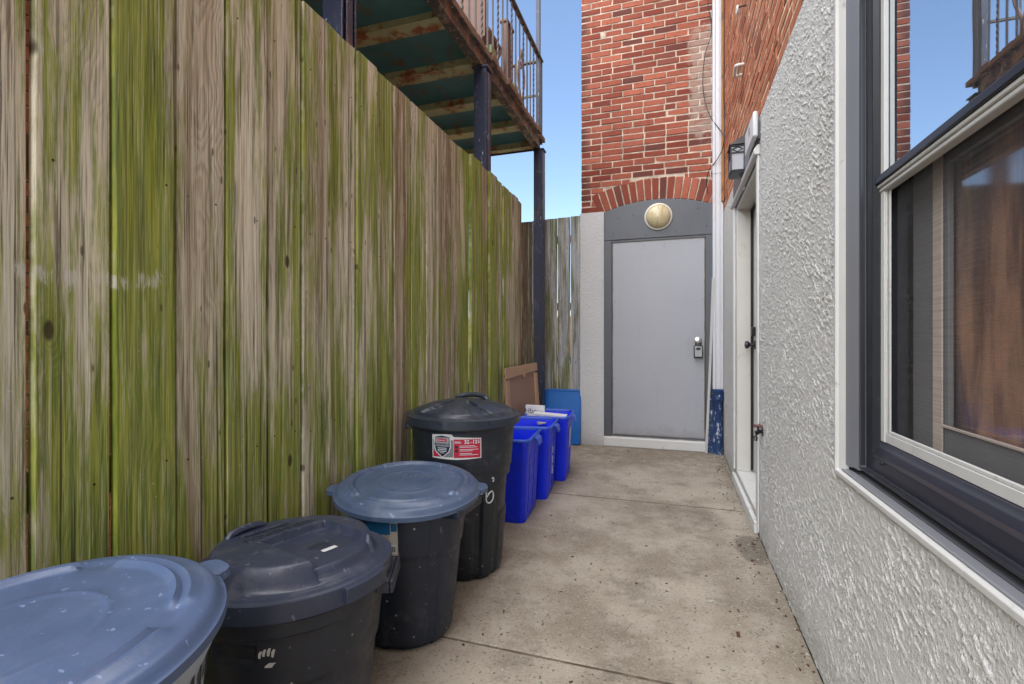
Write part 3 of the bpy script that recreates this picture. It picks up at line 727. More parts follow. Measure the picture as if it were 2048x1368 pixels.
MB().tube([(.480, WY1 - .22, .782), (.493, WY1 - .22, .781)], .004, 8).tube([(.480, WY1 - .222, .782), (.4795, WY1 - .205, .785)], .003, 6).build('screw', M['rubber'], win)
Y1s, Y0s = WY1 - .160, WY0 + .150
ss_ = MB().box(.5005, .511, Y1s - .022, Y1s - .001, .8275, 2.2).box(.5005, .511, Y0s + .001, Y0s + .022, .8275, 2.2)
ss_.box(.508, .512, Y1s - .036, Y1s - .024, .8505, 1.46).box(.504, .5065, Y1s - .028, Y1s - .0225, .8505, 1.46)
ss_.box(.5035, .53, Y0s + .023, Y1s - .023, .8275, .850).box(.506, .513, Y0s + .03, Y1s - .037, .8505, .858)
ss_.build('track', M['track_white'], win, bevel=.0015)
MB().box(.490, .5225, Y0s - .01, Y1s + .012, 1.482, 1.5015).build('meeting_rail', M['frame_black'], win, bevel=.003)
MB().box(.4945, .520, Y0s - .01, Y1s + .004, 1.4715, 1.4815).box(.498, .520, Y0s - .01, Y1s + .002, 1.4605, 1.4710).build('rail_track', M['track_white'], win, bevel=.003)
MB().box(.512, .5155, Y0s + .018, Y1s - .018, 1.490, 2.2).build('glass', M['glass'], win, smooth=False)
# sagging insect screen
def PS(i, j):
    y = Y0s + .02 + (Y1s - .055 - Y0s - .02) * i / 40; z = .854 + (1.455 - .854) * j / 40
    u, v = i / 40, j / 40
    return (.5175 + .006 * math.sin(PI * u) * math.sin(PI * v) + .003 * math.sin(9 * u + 5 * v) * math.sin(PI * v) * math.sin(PI * u), y, z)
MB().grid(PS, 41, 41).build('screen', M['screen'], win)
MB().box(.560, .572, Y0s - .1, 1.305, .830, .893).box(.561, .572, 1.305, 1.47, .80, 1.56).box(.560, .572, Y0s - .1, 1.305, 1.467, 1.56).build('inner_sash', M['inner_sash'], win, bevel=.002)
MB().box(.556, .5595, 1.320, 1.360, .80, 1.56).box(.5555, .5595, Y0s - .1, 1.320, .894, .900).build('sash_edge', M['inner_edge'], win, bevel=.001)  # pale stile stripe, and the rail's lit top edge painted as a strip
MB().box(.5735, .5755, Y0s - .1, 1.42, .80, 1.55).build('inner_pane', M['inner_pane'], win, smooth=False)
MB().box(.584, .600, Y0s - .12, 1.50, .75, 1.60).build('plywood_board', M['plywood'], win)
MB().box(.64, .70, WY0 - .05, WY1 + .1, WZ0 - .05, WZ1 + .05).build('interior_back', M['rubber'], win)

# --------------- things on the house wall
dv = thing('alarm_box', 'white plastic sensor box above the near end of the side door header', 'sensor box', (.43, 3.14, 2.30))
MB().box(.408, .435, 2.975, 3.30, 2.205, 2.345).build('case', M['gutter_white'], dv, bevel=.010, seg=3)
MB().box(.4065, .409, 3.09, 3.14, 2.270, 2.310).build('slot', M['casing_grey'], dv, bevel=.004)
ln = thing('wall_lantern', 'black lantern with diamond lattice and frosted panes beside the side door', 'lantern', (.40, 3.63, 2.2))
lx0, lx1, ly0, ly1, lz0, lz1 = .352, .440, 3.555, 3.70, 2.212, 2.385
MB().box(.4405, .4495, 3.59, 3.67, 2.22, 2.42).build('back_plate', M['lantern'], ln, bevel=.003)
MB().box(lx0 + .008, lx1 - .004, ly0 + .008, ly1 - .008, lz0 + .012, lz1 - .004).build('pane', M['frosted'], ln)
cg = MB()
for x in (lx0, lx1 - .008):
    for y in (ly0, ly1 - .010): cg.box(x, x + .008, y, y + .010, lz0, lz1)
for z in (lz0, lz1 - .010, lz1 - .055):
    cg.box(lx0 + .0085, lx1 - .0085, ly0 + .001, ly0 + .006, z, z + .008).box(lx0 + .0085, lx1 - .0085, ly1 - .006, ly1 - .001, z, z + .008)
    cg.box(lx0 + .001, lx0 + .006, ly0 + .0105, ly1 - .0105, z, z + .008)
mx_, zz0, zz1 = (lx0 + lx1) / 2, lz1 - .045, lz1 - .012; zm = (zz0 + zz1) / 2
for a, b in (((lx0 + .012, zm), (mx_, zz1)), ((mx_, zz1), (lx1 - .012, zm)), ((lx1 - .012, zm), (mx_, zz0)), ((mx_, zz0), (lx0 + .012, zm))):
    cg.tube([(a[0], ly0 + .004, a[1]), (b[0], ly0 + .004, b[1])], .003, 5)
cg.build('cage', M['lantern'], ln)
MB().add([(lx0 - .008, ly0 - .010, lz1), (lx1 + .0, ly0 - .010, lz1), (lx1, ly1 + .010, lz1), (lx0 - .008, ly1 + .010, lz1), (lx1 - .022, ly0 + .04, lz1 + .062), (lx1, ly0 + .04, lz1 + .075), (lx1, ly1 - .04, lz1 + .075), (lx1 - .022, ly1 - .04, lz1 + .062)],
         [(3, 2, 1, 0), (4, 5, 6, 7), (0, 1, 5, 4), (1, 2, 6, 5), (2, 3, 7, 6), (3, 0, 4, 7)]).build('roof', M['lantern'], ln, bevel=.003)
MB().box(lx0 + .004, lx1 - .002, ly0 + .004, ly1 - .004, lz0 - .014, lz0 - .001).build('base', M['lantern'], ln, bevel=.003)
MB().box(.437, .4495, 3.60, 3.64, 2.10, 2.205).build('conduit', M['gutter_white'], ln, bevel=.004)

def insul(loc, label, ring_):
    t = thing('cable_insulator', label, 'insulator', loc, 'white insulators on the orange brick')
    x, y, z = loc
    if ring_:
        a = [(x - .05 + .0 * k, y + .022 * math.cos(2 * PI * k / 20), z + .022 * math.sin(2 * PI * k / 20)) for k in range(21)]
        MB().tube(a, .009, 8, close=False).build('ring', M['ceramic'], t)
        MB().tube([(x - .05, y - .024, z), (x - .025, y - .035, z), (x + .01, y - .035, z)], .006, 8).build('screw', M['rust'], t)
    else:
        MB().tube(smooth_path([Vector(p) for p in ((x, y + .05, z - .008), (x - .045, y + .052, z - .012), (x - .052, y + .03, z - .012), (x - .052, y - .03, z + .010), (x - .045, y - .048, z + .012), (x, y - .05, z + .012))]), .010, 8).build('hook', M['ceramic'], t)
        MB().tube([(x - .03, y + .05, z + .004), (x - .03, y - .045, z + .022)], .009, 8).build('bar', M['ceramic'], t)
insul((.45, 3.60, 3.30), 'upper round white insulator ring on the orange brick wall', True)
insul((.45, 3.73, 2.96), 'lower white hook shaped insulator on the orange brick wall', False)
o = MB().prism([(3.50, 4.20), (3.545, 3.62), (3.56, 3.56), (3.575, 3.63), (3.59, 3.9), (3.60, 4.20)], .435, .448, 'x').build('iron_bracket', M['rust'], origin=(.44, 3.55, 3.8), bevel=.002)
tag(o, 'pointed rusty iron bracket high on the orange brick wall', 'bracket')
fc = thing('garden_tap', 'old brass garden tap with dull red handle sticking out of the stucco', 'tap', (.45, 2.93, .58))
MB().tube([(.447, 2.93, .598), (.430, 2.93, .600), (.420, 2.925, .592), (.413, 2.915, .572), (.409, 2.91, .552)], [.010, .011, .014, .011, .012], 10).tube([(.428, 2.93, .60), (.428, 2.93, .626)], .006, 8).build('spout', M['bronze'], fc)
hm = MB()
for k in range(5):
    a = 2 * PI * k / 5; hm.tube([(.428, 2.93, .626), (.428 + .024 * math.cos(a), 2.93 + .024 * math.sin(a), .630)], [.006, .008], 7)
hm.build('handle', M['faucet_red'], fc)
MB().lathe([(.024, 0), (.024, .004), (0, .006)], 20, Matrix.Translation((.4495, 2.93, .598)) @ RYm).build('flange', M['bronze'], fc)

# ================================================================== NEIGHBOUR HOUSE + BALCONY
nh = thing('neighbour_house', 'orange brick neighbour wall glimpsed through the fence gaps', 'building', (-2.75, 2, 0))
MB().box(-6, -2.652, -2.5, 4.9, 0, 3.42).build('wall', M['mortar_side'], nh)
nb_ = MB()
def pl_n(mb, p, q, z0, z1, o, j): mb.box(-2.68, -2.64 + o, p, q, z0, z1)
brick_wall(nb_, -.6, 4.88, .01, 3.10, pl_n)
nb_.build('brick_face', M['brick_far'], nh)
BX = -1.36
bal = thing('balcony', 'rusty iron balcony with peeling green underside carried on navy posts', 'balcony', (BX, 3, 0))
JY = [.0, .58, 1.16, 1.74, 2.31, 2.87, 3.42, 3.97, 4.51, 5.03]
for y in JY:
    j = MB().prism([(y - .062, 3.132), (y + .062, 3.132), (y + .062, 3.142), (y + .03, 3.150), (y + .03, 3.24), (y - .03, 3.24), (y - .03, 3.150), (y - .062, 3.142)], -2.64, BX - .012, 'x')
    j.build('joist', M['joist_paint'], bal, bevel=.003)
for a, b in zip(JY[:-1], JY[1:]):
    def PP(i, q, a=a, b=b):
        x = -2.64 + (BX - .014 + 2.64) * i / 24; t = q / 12; y = a + .031 + (b - a - .062) * t
        return (x, y, 3.205 + .028 * math.sin(PI * t) ** .6 + .006 * mnoise.noise(Vector((x * 3, y * 3, 1))))
    MB().grid(PP, 25, 13).build('pan', M['pan_paint'], bal)
be = MB().prism([(BX - .05, 3.112), (BX + .022, 3.112), (BX + .022, 3.120), (BX - .006, 3.124), (BX - .006, 3.232), (BX + .022, 3.236), (BX + .022, 3.244), (BX - .05, 3.244), (BX - .05, 3.236), (BX - .014, 3.232), (BX - .014, 3.124), (BX - .05, 3.120)], -.2, 5.10, 'y')
be.build('edge_beam', M['beam_paint'], bal, bevel=.002)
en = MB().prism([(5.045, 3.132), (5.10, 3.132), (5.10, 3.14), (5.085, 3.144), (5.085, 3.236), (5.045, 3.236)], -2.64, BX - .052, 'x')
en.build('end_beam', M['beam_paint'], bal)
y = -.2; db = MB()
while y < 5.12:
    w = random.uniform(.10, .15); db.box(-2.64, BX + .026 + random.uniform(-.012, .022), y, y + w - .006, 3.246 + random.uniform(-.002, .002), 3.296 + random.uniform(-.003, .003)); y += w
db.build('decking', M['deck_wood'], bal, bevel=.004)
for y in (1.77, 3.42, 5.05):
    p = MB()
    x0, x1, y0, y1 = BX - .050, BX + .050, y - .050, y + .050
    if y < 5: p.box(x0, x1, y0, y0 + .010, -.03, 3.110).box(x0, x1, y1 - .010, y1, -.03, 3.110).box(BX - .005, BX + .005, y0 + .0105, y1 - .0105, -.03, 3.110).box(x1 - .008, x1 + .003, y0 + .03, y1 - .03, -.03, 3.08)
    else: p.box(x0, x1, y0, y1, -.03, 3.110)
    p.box(x0 - .012, x1 + .012, y0 - .012, y1 + .012, 3.098, 3.1115)
    p.build('post', M['post_paint'], bal, bevel=.004)
MB().box(BX - .03, BX + .012, 5.02, 5.062, 3.30, 7.0).build('upper_post', M['post_paint'], bal, bevel=.003)
rl = MB().box(BX - .022, BX + .022, -.2, 5.14, 4.085, 4.105).box(-2.64, BX - .024, 5.095, 5.135, 4.085, 4.105)
rl.build('top_rail', M['rail_iron'], bal, bevel=.003)
MB().box(-2.64, BX - .012, 5.105, 5.125, 3.72, 3.74).box(-2.64, BX - .012, 5.105, 5.125, 3.36, 3.38).build('mid_rail', M['rail_iron'], bal)
k = 0; y = .1
while y < 5.0:
    b = MB()
    if k % 3 == 1: b.tube([(BX, y, 3.25 + .835 * q / 60) for q in range(61)], .0095, 4, twist=.42)
    else: b.tube([(BX, y, 3.25), (BX, y, 4.085)], .0095, 4)
    b.build('baluster', M['rail_iron'], bal); y += .118; k += 1
MB().box(BX - .012, BX + .012, 5.105, 5.13, 3.2, 4.084).build('baluster', M['rail_iron'], bal)
for q in range(8):
    x = BX - .15 - q * .15; MB().tube([(x, 5.115, 3.30), (x, 5.115, 4.085)], .008, 4).build('baluster', M['rail_iron'], bal)
for y in (3.58, 4.16):
    MB().box(BX - .03, BX + .03, y - .05, y + .05, 3.297, 3.36).build('block', M['green_wood'], bal, bevel=.003)
# folded chair and bits on the balcony
ch = thing('wooden_chair', 'reddish wooden chair standing on the balcony behind the railing', 'chair', (-1.62, 4.02, 3.30))
MB().box(-1.74, -1.46, 3.82, 4.14, 3.66, 3.70).build('seat', M['chair_wood'], ch, bevel=.004)
for (x, y0, y1) in ((-1.74, 4.12, 3.88), (-1.47, 4.12, 3.88), (-1.74, 3.80, 4.16), (-1.47, 3.80, 4.16)):
    MB().tube([(x, y1, 3.298), (x, (y0 + y1) / 2 - .03, 3.48), (x, y0, 3.66)], [.022, .026, .024], 4).build('leg', M['chair_wood'], ch)
MB().box(-1.73, -1.48, 3.78, 3.81, 3.60, 4.05).build('backrest', M['chair_wood'], ch, bevel=.004)
pn = MB().box(-1.50, -1.44, 4.22, 4.40, 3.30, 3.98).box(-1.51, -1.43, 4.21, 4.41, 3.982, 4.01).build('planter_stand', M['chair_wood'], origin=(-1.47, 4.31, 3.30), bevel=.006)
tag(pn, 'upright dark red wooden stand behind the balcony railing', 'stand')
scm = MB()
for s_, y0 in ((1, 4.62), (-1, 4.74)):
    scm.tube([(-1.45, y0 + s_ * .05 * math.sin(a * 1.0), 3.32 + .085 * a) for a in [q * .2 for q in range(40)]], .012, 6)
    scm.tube([(-1.45, y0 + (.07 - .012 * a) * math.cos(a) * s_, 3.80 + (.07 - .012 * a) * math.sin(a)) for a in [q * .25 for q in range(20)]], .010, 6)
o = scm.build('iron_scroll', M['chair_metal'], origin=(-1.45, 4.68, 3.30)); tag(o, 'curled wrought iron scroll ornament behind the far end of the balcony railing', 'ornament')

# ================================================================== RUBBISH BINS
def polar(mb, rad, nr, nt, zf, rs=None, m=0):
    rs = rs or [rad * (i / (nr - 1)) for i in range(nr)]
    rs = [max(r, 1e-4) for r in rs]
    mb.grid(lambda i, j: (rs[i] * math.cos(2 * PI * j / nt), rs[i] * math.sin(2 * PI * j / nt), zf(rs[i], 2 * PI * j / nt)), len(rs), nt, wrap=True, m=m); return mb
def sm(x, a, b):
    t = min(1, max(0, (x - a) / (b - a))); return t * t * (3 - 2 * t)
def adiff(a, b): return (a - b + PI) % (2 * PI) - PI
def bin_body(mb, rb, rt, H, rf=None, nz=40, nt=128, rim=.012):
    def P(i, j):
        t = 2 * PI * j / nt; z = H * i / (nz - 1); r = rb + (rt - rb) * (z / H)
        r -= .018 * (1 - sm(z, 0, .03))
        if rf: r += rf(t, z)
        return (r * math.cos(t), r * math.sin(t), z)
    mb.grid(P, nz, nt, wrap=True); mb.f.append(tuple(range(nt))[::-1]); mb.mi.append(0)
    return mb
def on_bin(vs, th0, z0, rfun, off=.0015):
    out = []
    for v in vs:
        z = z0 + v[1]; r = rfun(z) + off; t = th0 + v[0] / r
        out.append((r * math.cos(t), r * math.sin(t), z))
    return out
def patch(mb, u0, u1, v0, v1, th0, z0, rfun, off, n=14, shape=None):
    vs = []
    for i in range(n + 1):
        for j in (0, 1):
            u = u0 + (u1 - u0) * i / n; v = v1 if j else v0
            if shape: v = shape(i / n, j, v)
            vs.append((u, v))
    mb.add(on_bin(vs, th0, z0, rfun, off), [(2 * i, 2 * i + 2, 2 * i + 3, 2 * i + 1) for i in range(n)]); return mb
def put_text(mb, txt, size, th0, z0, rfun, off, bold=0, sx=1.):
    vs, fs = text_mesh(txt, size, bold=bold); mb.add(on_bin([(v.x * sx, v.y) for v in vs], th0, z0, rfun, off), fs); return mb
def tilt_lid(o, x, y): o.rotation_euler = (y, -x, 0)      # z += x*tx + y*ty

def ridged_lid(Rl, tabs, z):       # flat lid with four raised ridge arcs, a faint inner ring and two tabs
    mb = MB(); nt = 240
    rs = [Rl * k for k in (0, .1, .2, .3, .36, .39, .405, .42, .435, .45, .5, .56, .62, .66, .68, .70, .715, .73, .745, .76, .775, .79, .805, .82, .84, .87, .90, .93, .95, .965, .98, .99, 1.0, 1.004, 1.004, .985)]
    def zf(r, t):
        q = r / Rl; zz = .036
        zz += .0025 * math.exp(-((q - .42) / .02) ** 2)
        gap = min(abs(adiff(t, tabs + PI / 4 + k * PI / 2)) for k in range(4))
        on = sm(gap, .10, .20)
        zz += on * .010 * (math.exp(-((q - .745) / .022) ** 2) + .7 * math.exp(-((q - .815) / .03) ** 2))
        zz -= (1 - on) * .004 * math.exp(-((q - .78) / .06) ** 2)
        if q > .84: zz -= .005 * sm(q, .84, .93)
        if q > .93: zz -= .020 * sm(q, .93, 1.0)
        return zz
    vals = list(enumerate(rs))
    def P(i, j):
        t = 2 * PI * j / nt; r = max(rs[i], 1e-4)
        zz = zf(min(r, Rl), t)
        if i == len(rs) - 2: zz = -.004
        if i == len(rs) - 1: zz = -.006
        return (r * math.cos(t), r * math.sin(t), zz)
    mb.grid(P, len(rs), nt, wrap=True)
    for a in (tabs, tabs + PI):
        w = .30; n_ = 10; top = []; 
        vs = []
        for k in range(n_ + 1):
            t = a + w * (k / n_ - .5); e = .028 * (1 - abs(2 * k / n_ - 1) ** 4)
            for r, zz in ((Rl * .975, .016), (Rl + e, .013), (Rl + e + .002 * (e > .01), -.002), (Rl * .985, -.006)):
                vs.append((r * math.cos(t), r * math.sin(t), zz))
        mb.add(vs, [(k * 4 + q, k * 4 + q + 1, k * 4 + 5 + q, k * 4 + 4 + q) for k in range(n_) for q in range(3)] + [(0, 1, 2, 3), (n_ * 4 + 3, n_ * 4 + 2, n_ * 4 + 1, n_ * 4)])
    return mb
def bin_handle(mb, a, r, z, w=.16, out=.035, h=.030):   # moulded grip bracket
    ca, sa = math.cos(a), math.sin(a); Mx = Matrix(((ca, -sa, 0, 0), (sa, ca, 0, 0), (0, 0, 1, 0), (0, 0, 0, 1)))
    mb.box(r + out - .010, r + out, -w / 2, w / 2, z - h, z, Mx)
    mb.box(r - .03, r + out - .0105, -w / 2, -w / 2 + .012, z - h, z, Mx).box(r - .03, r + out - .0105, w / 2 - .012, w / 2, z - h, z, Mx)
    mb.box(r - .03, r + out - .0105, -w / 2 + .0125, w / 2 - .0125, z - .008, z - .001, Mx)
    return mb

# ---- bin 1 : pale body, slate lid, nearest
b1 = thing('trash_can', 'pale grey bin with flat slate blue lid in the near left corner', 'trash can', (-.925, .455, 0), 'rubbish bins along the fence')
r1 = lambda z: .205 + (.248 - .205) * z / .600
bin_body(MB(), .205, .248, .600, lambda t, z: .010 * sm(z, .565, .575)).build('body', M['body_white'], b1, local=True)
l1 = ridged_lid(.275, R(74), 0).build('lid', M['lid_grey'], b1, local=True); l1.location = (0, 0, .612); tilt_lid(l1, .01, .072)
tx = MB(); put_text(tx, 'BRUTE', .070, R(22), .548, r1, .003, bold=.002); tx.build('lettering', M['black_ink'], b1, local=True)
lg = MB()
for v0, v1, u0, u1 in ((.440, .447, -.06, .06), (.488, .495, -.06, .06), (.447, .488, -.06, -.053), (.447, .488, .053, .06), (.457, .463, -.04, .03), (.470, .476, -.03, .04)): patch(lg, u0, u1, v0, v1, R(34), 0, r1, .003)
lg.build('logo', M['black_ink'], b1, local=True)
# ---- bin 2 : charcoal with domed lid
b2 = thing('trash_can', 'charcoal bin with domed dark lid and recessed panel, second from the camera', 'trash can', (-.985, 1.09, 0), 'rubbish bins along the fence')
H2 = .445; r2 = lambda z: .190 + (.232 - .190) * z / H2
def rf2(t, z):
    e = 0
    e += .006 * sm(z, .275, .285) + .008 * sm(z, .405, .412)
    a = abs(adiff(t, R(-82))); e -= .012 * (1 - sm(a, .20, .26)) * sm(z, .345, .353) * (1 - sm(z, .385, .392))
    return e
bin_body(MB(), .190, .232, H2, rf2, 70, 160).build('body', M['body_dark'], b2, local=True)
for a_, o_ in ((R(24), .040), (R(204), .03)): bin_handle(MB(), a_, .235, .452, .15, o_, .034).build('handle', M['body_dark'], b2, local=True, bevel=.003)
RL2 = .257; mb = MB(); nt = 240
rs = [RL2 * k for k in (0, .06, .12, .18, .24, .30, .36, .42, .48, .54, .60, .65, .69, .72, .745, .765, .785, .81, .84, .865, .885, .905, .93, .955, .975, .99, 1.0, 1.006, 1.006, .99)]
PA = R(-15)
def zf2(r, t, i=0):
    q = r / RL2; x, y = r * math.cos(t - PA), r * math.sin(t - PA)
    z = .030 + .050 * (1 - sm(q, .735, .87)) + .012 * (1 - q * q) * (q < .9)
    ins = sm(x, -.046, -.040) * (1 - sm(abs(y - .030), .094, .101)) * (1 - sm(q, .78, .86))
    z -= .022 * ins
    # hand grip and name panel along the opposite side
    z -= .004 * (1 - sm(abs(x + .115), .016, .022)) * (1 - sm(abs(y), .075, .082))
    z -= .004 * sm(q, .955, 1.0)
    return z
def P2(i, j):
    t = 2 * PI * j / nt; r = max(rs[i], 1e-4); z = zf2(min(r, RL2), t)
    if i == len(rs) - 2: z = -.016
    if i == len(rs) - 1: z = -.017
    return (r * math.cos(t), r * math.sin(t), z)
# finer rings for the recess
rs = sorted(set([RL2 * k / 72 for k in range(0, 73)]))[:-0 or None] + [RL2 * 1.006, RL2 * 1.006, RL2 * .99]
mb.grid(P2, len(rs), nt, wrap=True)
l2 = mb.build('lid', M['lid_dark'], b2, local=True, ang=50); l2.location = (0, 0, .460); tilt_lid(l2, .030, -.020)
for k in range(2):
    cl = MB(); n_ = 8; a = R(-8) + k * PI; vs = []
    for q in range(n_ + 1):
        t = a + .52 * (q / n_ - .5)
        for r, z in ((RL2 * .965, .027), (RL2 + .014, .024), (RL2 + .014, -.012), (RL2 * .99, -.012)): vs.append((r * math.cos(t), r * math.sin(t), z))
    cl.add(vs, [(q * 4 + c, q * 4 + c + 1, q * 4 + 5 + c, q * 4 + 4 + c) for q in range(n_) for c in range(3)] + [(0, 1, 2, 3), (n_ * 4 + 3, n_ * 4 + 2, n_ * 4 + 1, n_ * 4)])
    cl.build('clip', M['lid_dark'], l2, local=True, bevel=.002)
def flat_text(txt, size, x, y, z, rot, bold=0, zf=None, ex=.0006):
    vs, fs = text_mesh(txt, size, bold=bold, extrude=ex); Mx = Matrix.Translation((x, y, z)) @ Matrix.Rotation(rot, 4, 'Z')
    out = []
    for v in vs:
        p = Mx @ v
        if zf: p.z = zf(math.hypot(p.x, p.y), math.atan2(p.y, p.x)) + z + v.z
        out.append(p)
    return out, fs
tx = MB(); vs, fs = flat_text('ROUGHNECK', .034, -.068, .03, .0012, PA + PI / 2, .0006, zf2); tx.add(vs, fs)
tx.build('lettering', M['emboss'], l2, local=True)
tx = MB(); vs, fs = flat_text('Rubbermaid', .026, -.120, .03, .0016, PA + PI / 2, .0006, zf2); tx.add(vs, fs)
tx.build('raised_name', M['emboss'], l2, local=True)
pc = MB()
def lidbox(mb, x0, x1, y0, y1, o=.0012):
    c, s = math.cos(PA), math.sin(PA); vs = []
    for x, y in ((x0, y0), (x1, y0), (x1, y1), (x0, y1)):
        X, Y = x * c - y * s, x * s + y * c; vs.append((X, Y, zf2(math.hypot(X, Y), math.atan2(Y, X)) + o))
    mb.add(vs, [(0, 1, 2, 3)])
lidbox(pc, .106, .122, .006, .050)
pc.build('sticker', M['gutter_white'], l2, local=True)
pc = MB(); lidbox(pc, .058, .064, .0, .055); lidbox(pc, .068, .076, -.004, .059); lidbox(pc, .078, .1055, .010, .016); lidbox(pc, .078, .1055, .040, .046); lidbox(pc, .086, .091, .018, .038)
pc.build('pictogram', M['emboss'], l2, local=True)
gp = MB(); gp.tube(smooth_path([Vector(p) for p in ((-.175, -.055, .075), (-.172, -.045, .092), (-.168, 0, .097), (-.160, .045, .092), (-.158, .055, .075))]), .011, 8).build('grip', M['lid_dark'], l2, local=True)
for u, v0, v1, w in ((-.016, .020, .036, .003), (-.007, .024, .040, .003), (.003, .024, .042, .003), (.012, .020, .038, .003), (.004, -.004, .006, .010)):
    hp = MB(); P_ = [(u - w, v0), (u + w * .6, v0 - .001), (u + w, v0 + .006), (u + w * 1.3 + .002, v1), (u - w * .2 + .002, v1 + .001), (u - w * .9, v1 - .006)]
    hp.add(on_bin([(p, .345 + q) for p, q in P_], R(-62), 0, lambda z: r2(z) + .006, .002), [tuple(range(6))])
    hp.build('paint_mark', M['label_white'], b2, local=True)

# ---- bin 3 : blue black with steel lid
b3 = thing('trash_can', 'blue black bin with tilted flat steel blue lid, third from the camera', 'trash can', (-.960, 1.655, 0), 'rubbish bins along the fence')
H3 = .505; r3 = lambda z: .168 + (.222 - .168) * z / H3
def rf3(t, z):
    e = 0
    for a in (min(abs(adiff(t, c)) for c in (R(-58), R(32), R(122), R(-148))),):
        e += .006 * sm(a, .50, .54) * (1 - sm(z, .40, .47))
    e += .005 * (1 - sm(z, .335, .345)) * -1 + .004 * sm(z, .47, .478)
    return e
bin_body(MB(), .168, .222, H3, rf3, 60, 160).build('body', M['body_navy'], b3, local=True)
sm_ = MB()
for q in range(1): sm_.tube([((r3(z) + rf3(R(-40), z) + .0008) * math.cos(R(-40)), (r3(z) + rf3(R(-40), z) + .0008) * math.sin(R(-40)), z) for z in [.02 + .46 * k / 20 for k in range(21)]], .0014, 5)
sm_.build('seam', M['lid_dark'], b3, local=True)
for a_, o_ in ((R(-2), .038), (R(178), .03)): bin_handle(MB(), a_, .222, .497, .20, o_, .030).build('handle', M['body_navy'], b3, local=True, bevel=.003)
l3 = ridged_lid(.271, R(24), 0).build('lid', M['lid_grey2'], b3, local=True); l3.location = (0, 0, .516); tilt_lid(l3, -.047, .066)
tx = MB(); vs, fs = flat_text('BRUTE', .050, -.01, .055, .0368, R(20), .001); tx.add(vs, fs); tx.build('lettering', M['emboss_blue'], l3, local=True)
lab = MB(); f3 = lambda z: r3(z) + .006
patch(lab, -.085, .03, -.065, .05, R(-77), .425, f3, .0015).build('label', M['label_beige'], b3, local=True)
lab = MB(); patch(lab, -.085, .005, .008, .05, R(-77), .425, f3, .0025); patch(lab, .008, .028, .020, .046, R(-77), .425, f3, .0025, 3).build('label_band', M['label_blue'], b3, local=True)
lab = MB()
patch(lab, .0, .026, -.058, -.026, R(-77), .425, f3, .0026, 4)
lab.build('barcode_field', M['label_white'], b3, local=True)
lab = MB()
for k in range(9): patch(lab, .003 + k * .0023, .0042 + k * .0023 + .0006 * (k % 3 == 0), -.052, -.032, R(-77), .425, f3, .0034, 1)
lab.build('barcode', M['ink'], b3, local=True)
for v in (-.015, -.006): patch(MB(), -.07, -.012, v, v + .003, R(-77), .425, f3, .0034, 4).build('print_line', M['ink'], b3, local=True)

# ---- bin 4 : tall black with swirl lid
b4 = thing('trash_can', 'tall black bin with red label and swirl grooved domed lid, nearest the blue bins', 'trash can', (-.971, 2.194, 0), 'rubbish bins along the fence')
H4 = .705; r4 = lambda z: .192 + (.247 - .192) * z / H4
def rf4(t, z):
    e = 0
    for k in range(4):
        c = R(-78) + k * PI / 2; a = abs(adiff(t, c)); top = .46 - .10 * max(0, a - .30) ** 2 * 8
        e -= .013 * (1 - sm(a, .58, .64)) * (1 - sm(z, top - .016, top))
        e += .008 * (1 - sm(a, .40, .44)) * (1 - sm(z, .30 - .06 * a, .31 - .06 * a)) * sm(a, -.1, 0)
    e += .006 * sm(z, .685, .690)
    e -= .004 * (1 - sm(z, .49, .50))
    return e
bin_body(MB(), .192, .247, H4, rf4, 90, 200).build('body', M['body_black'], b4, local=True)
hb = MB(); bin_handle(hb, R(195), .250, .70, .16, .022, .03); hb.build('handle', M['body_black'], b4, local=True, bevel=.003)
RL4 = .273; mb = MB(); nt = 300
rs = [RL4 * k / 80 for k in range(81)] + [RL4 * 1.004, RL4 * 1.004, RL4 * .985]
def zf4(r, t):
    q = r / RL4; z = .026 + .046 * (1 - min(1, q / .86) ** 2.2) * (q < .86)
    if q < .86: z += .012 * (1 - sm(q, .83, .86))
    for c, sg in ((R(-112), -1), (R(-48), 1), (R(80), -1), (R(140), 1)):
        bend = .55 * sg * (q - .5) ** 2
        a = abs(adiff(t, c + bend)); w = .13 + .12 * q
        z -= .013 * (1 - sm(a, w * .8, w)) * sm(q, .16, .24) * (1 - sm(q, .80, .84))
    z -= .006 * sm(q, .93, 1.0)
    return z
def P4(i, j):
    t = 2 * PI * j / nt; r = max(rs[i], 1e-4); z = zf4(min(r, RL4), t)
    if i == len(rs) - 2: z = -.016
    if i == len(rs) - 1: z = -.017
    return (r * math.cos(t), r * math.sin(t), z)
mb.grid(P4, len(rs), nt, wrap=True)
l4 = mb.build('lid', M['lid_black'], b4, local=True, ang=50); l4.location = (0, 0, .721)
l4.rotation_euler = (.012, .014, 0)
gp = MB(); gp.tube(smooth_path([Vector(p) for p in ((-.085, .085, .052), (-.070, .09, .078), (-.02, .105, .092), (.04, .105, .092), (.080, .095, .080), (.092, .09, .054))]), [.013] * 31, 8)
gp.build('grip', M['lid_black'], l4, local=True)
MB().lathe([(.258, .690), (.262, .694), (.262, .706), (.256, .710), (.240, .710)], 96).build('collar', M['body_black'], b4, local=True)
o = MB().lathe([(0, 0), (.010, .003), (.012, .010), (.006, .018), (0, .02)], 8, Matrix.Translation((-.215, -.15, .707))).build('scrap', M['orange'], b4, local=True)
f4 = lambda z: r4(z); TL = R(-74); ZL = .622
lab = MB(); patch(lab, -.112, .112, -.052, .050, TL, ZL, f4, .0015, 24, lambda s, j, v: v + (.012 * (.5 - abs(s - .30)) if j else .010 * (abs(s - .5) - .5)) - (.010 if (j and s > .45) else 0))
lab.build('label', M['label_white'], b4, local=True)
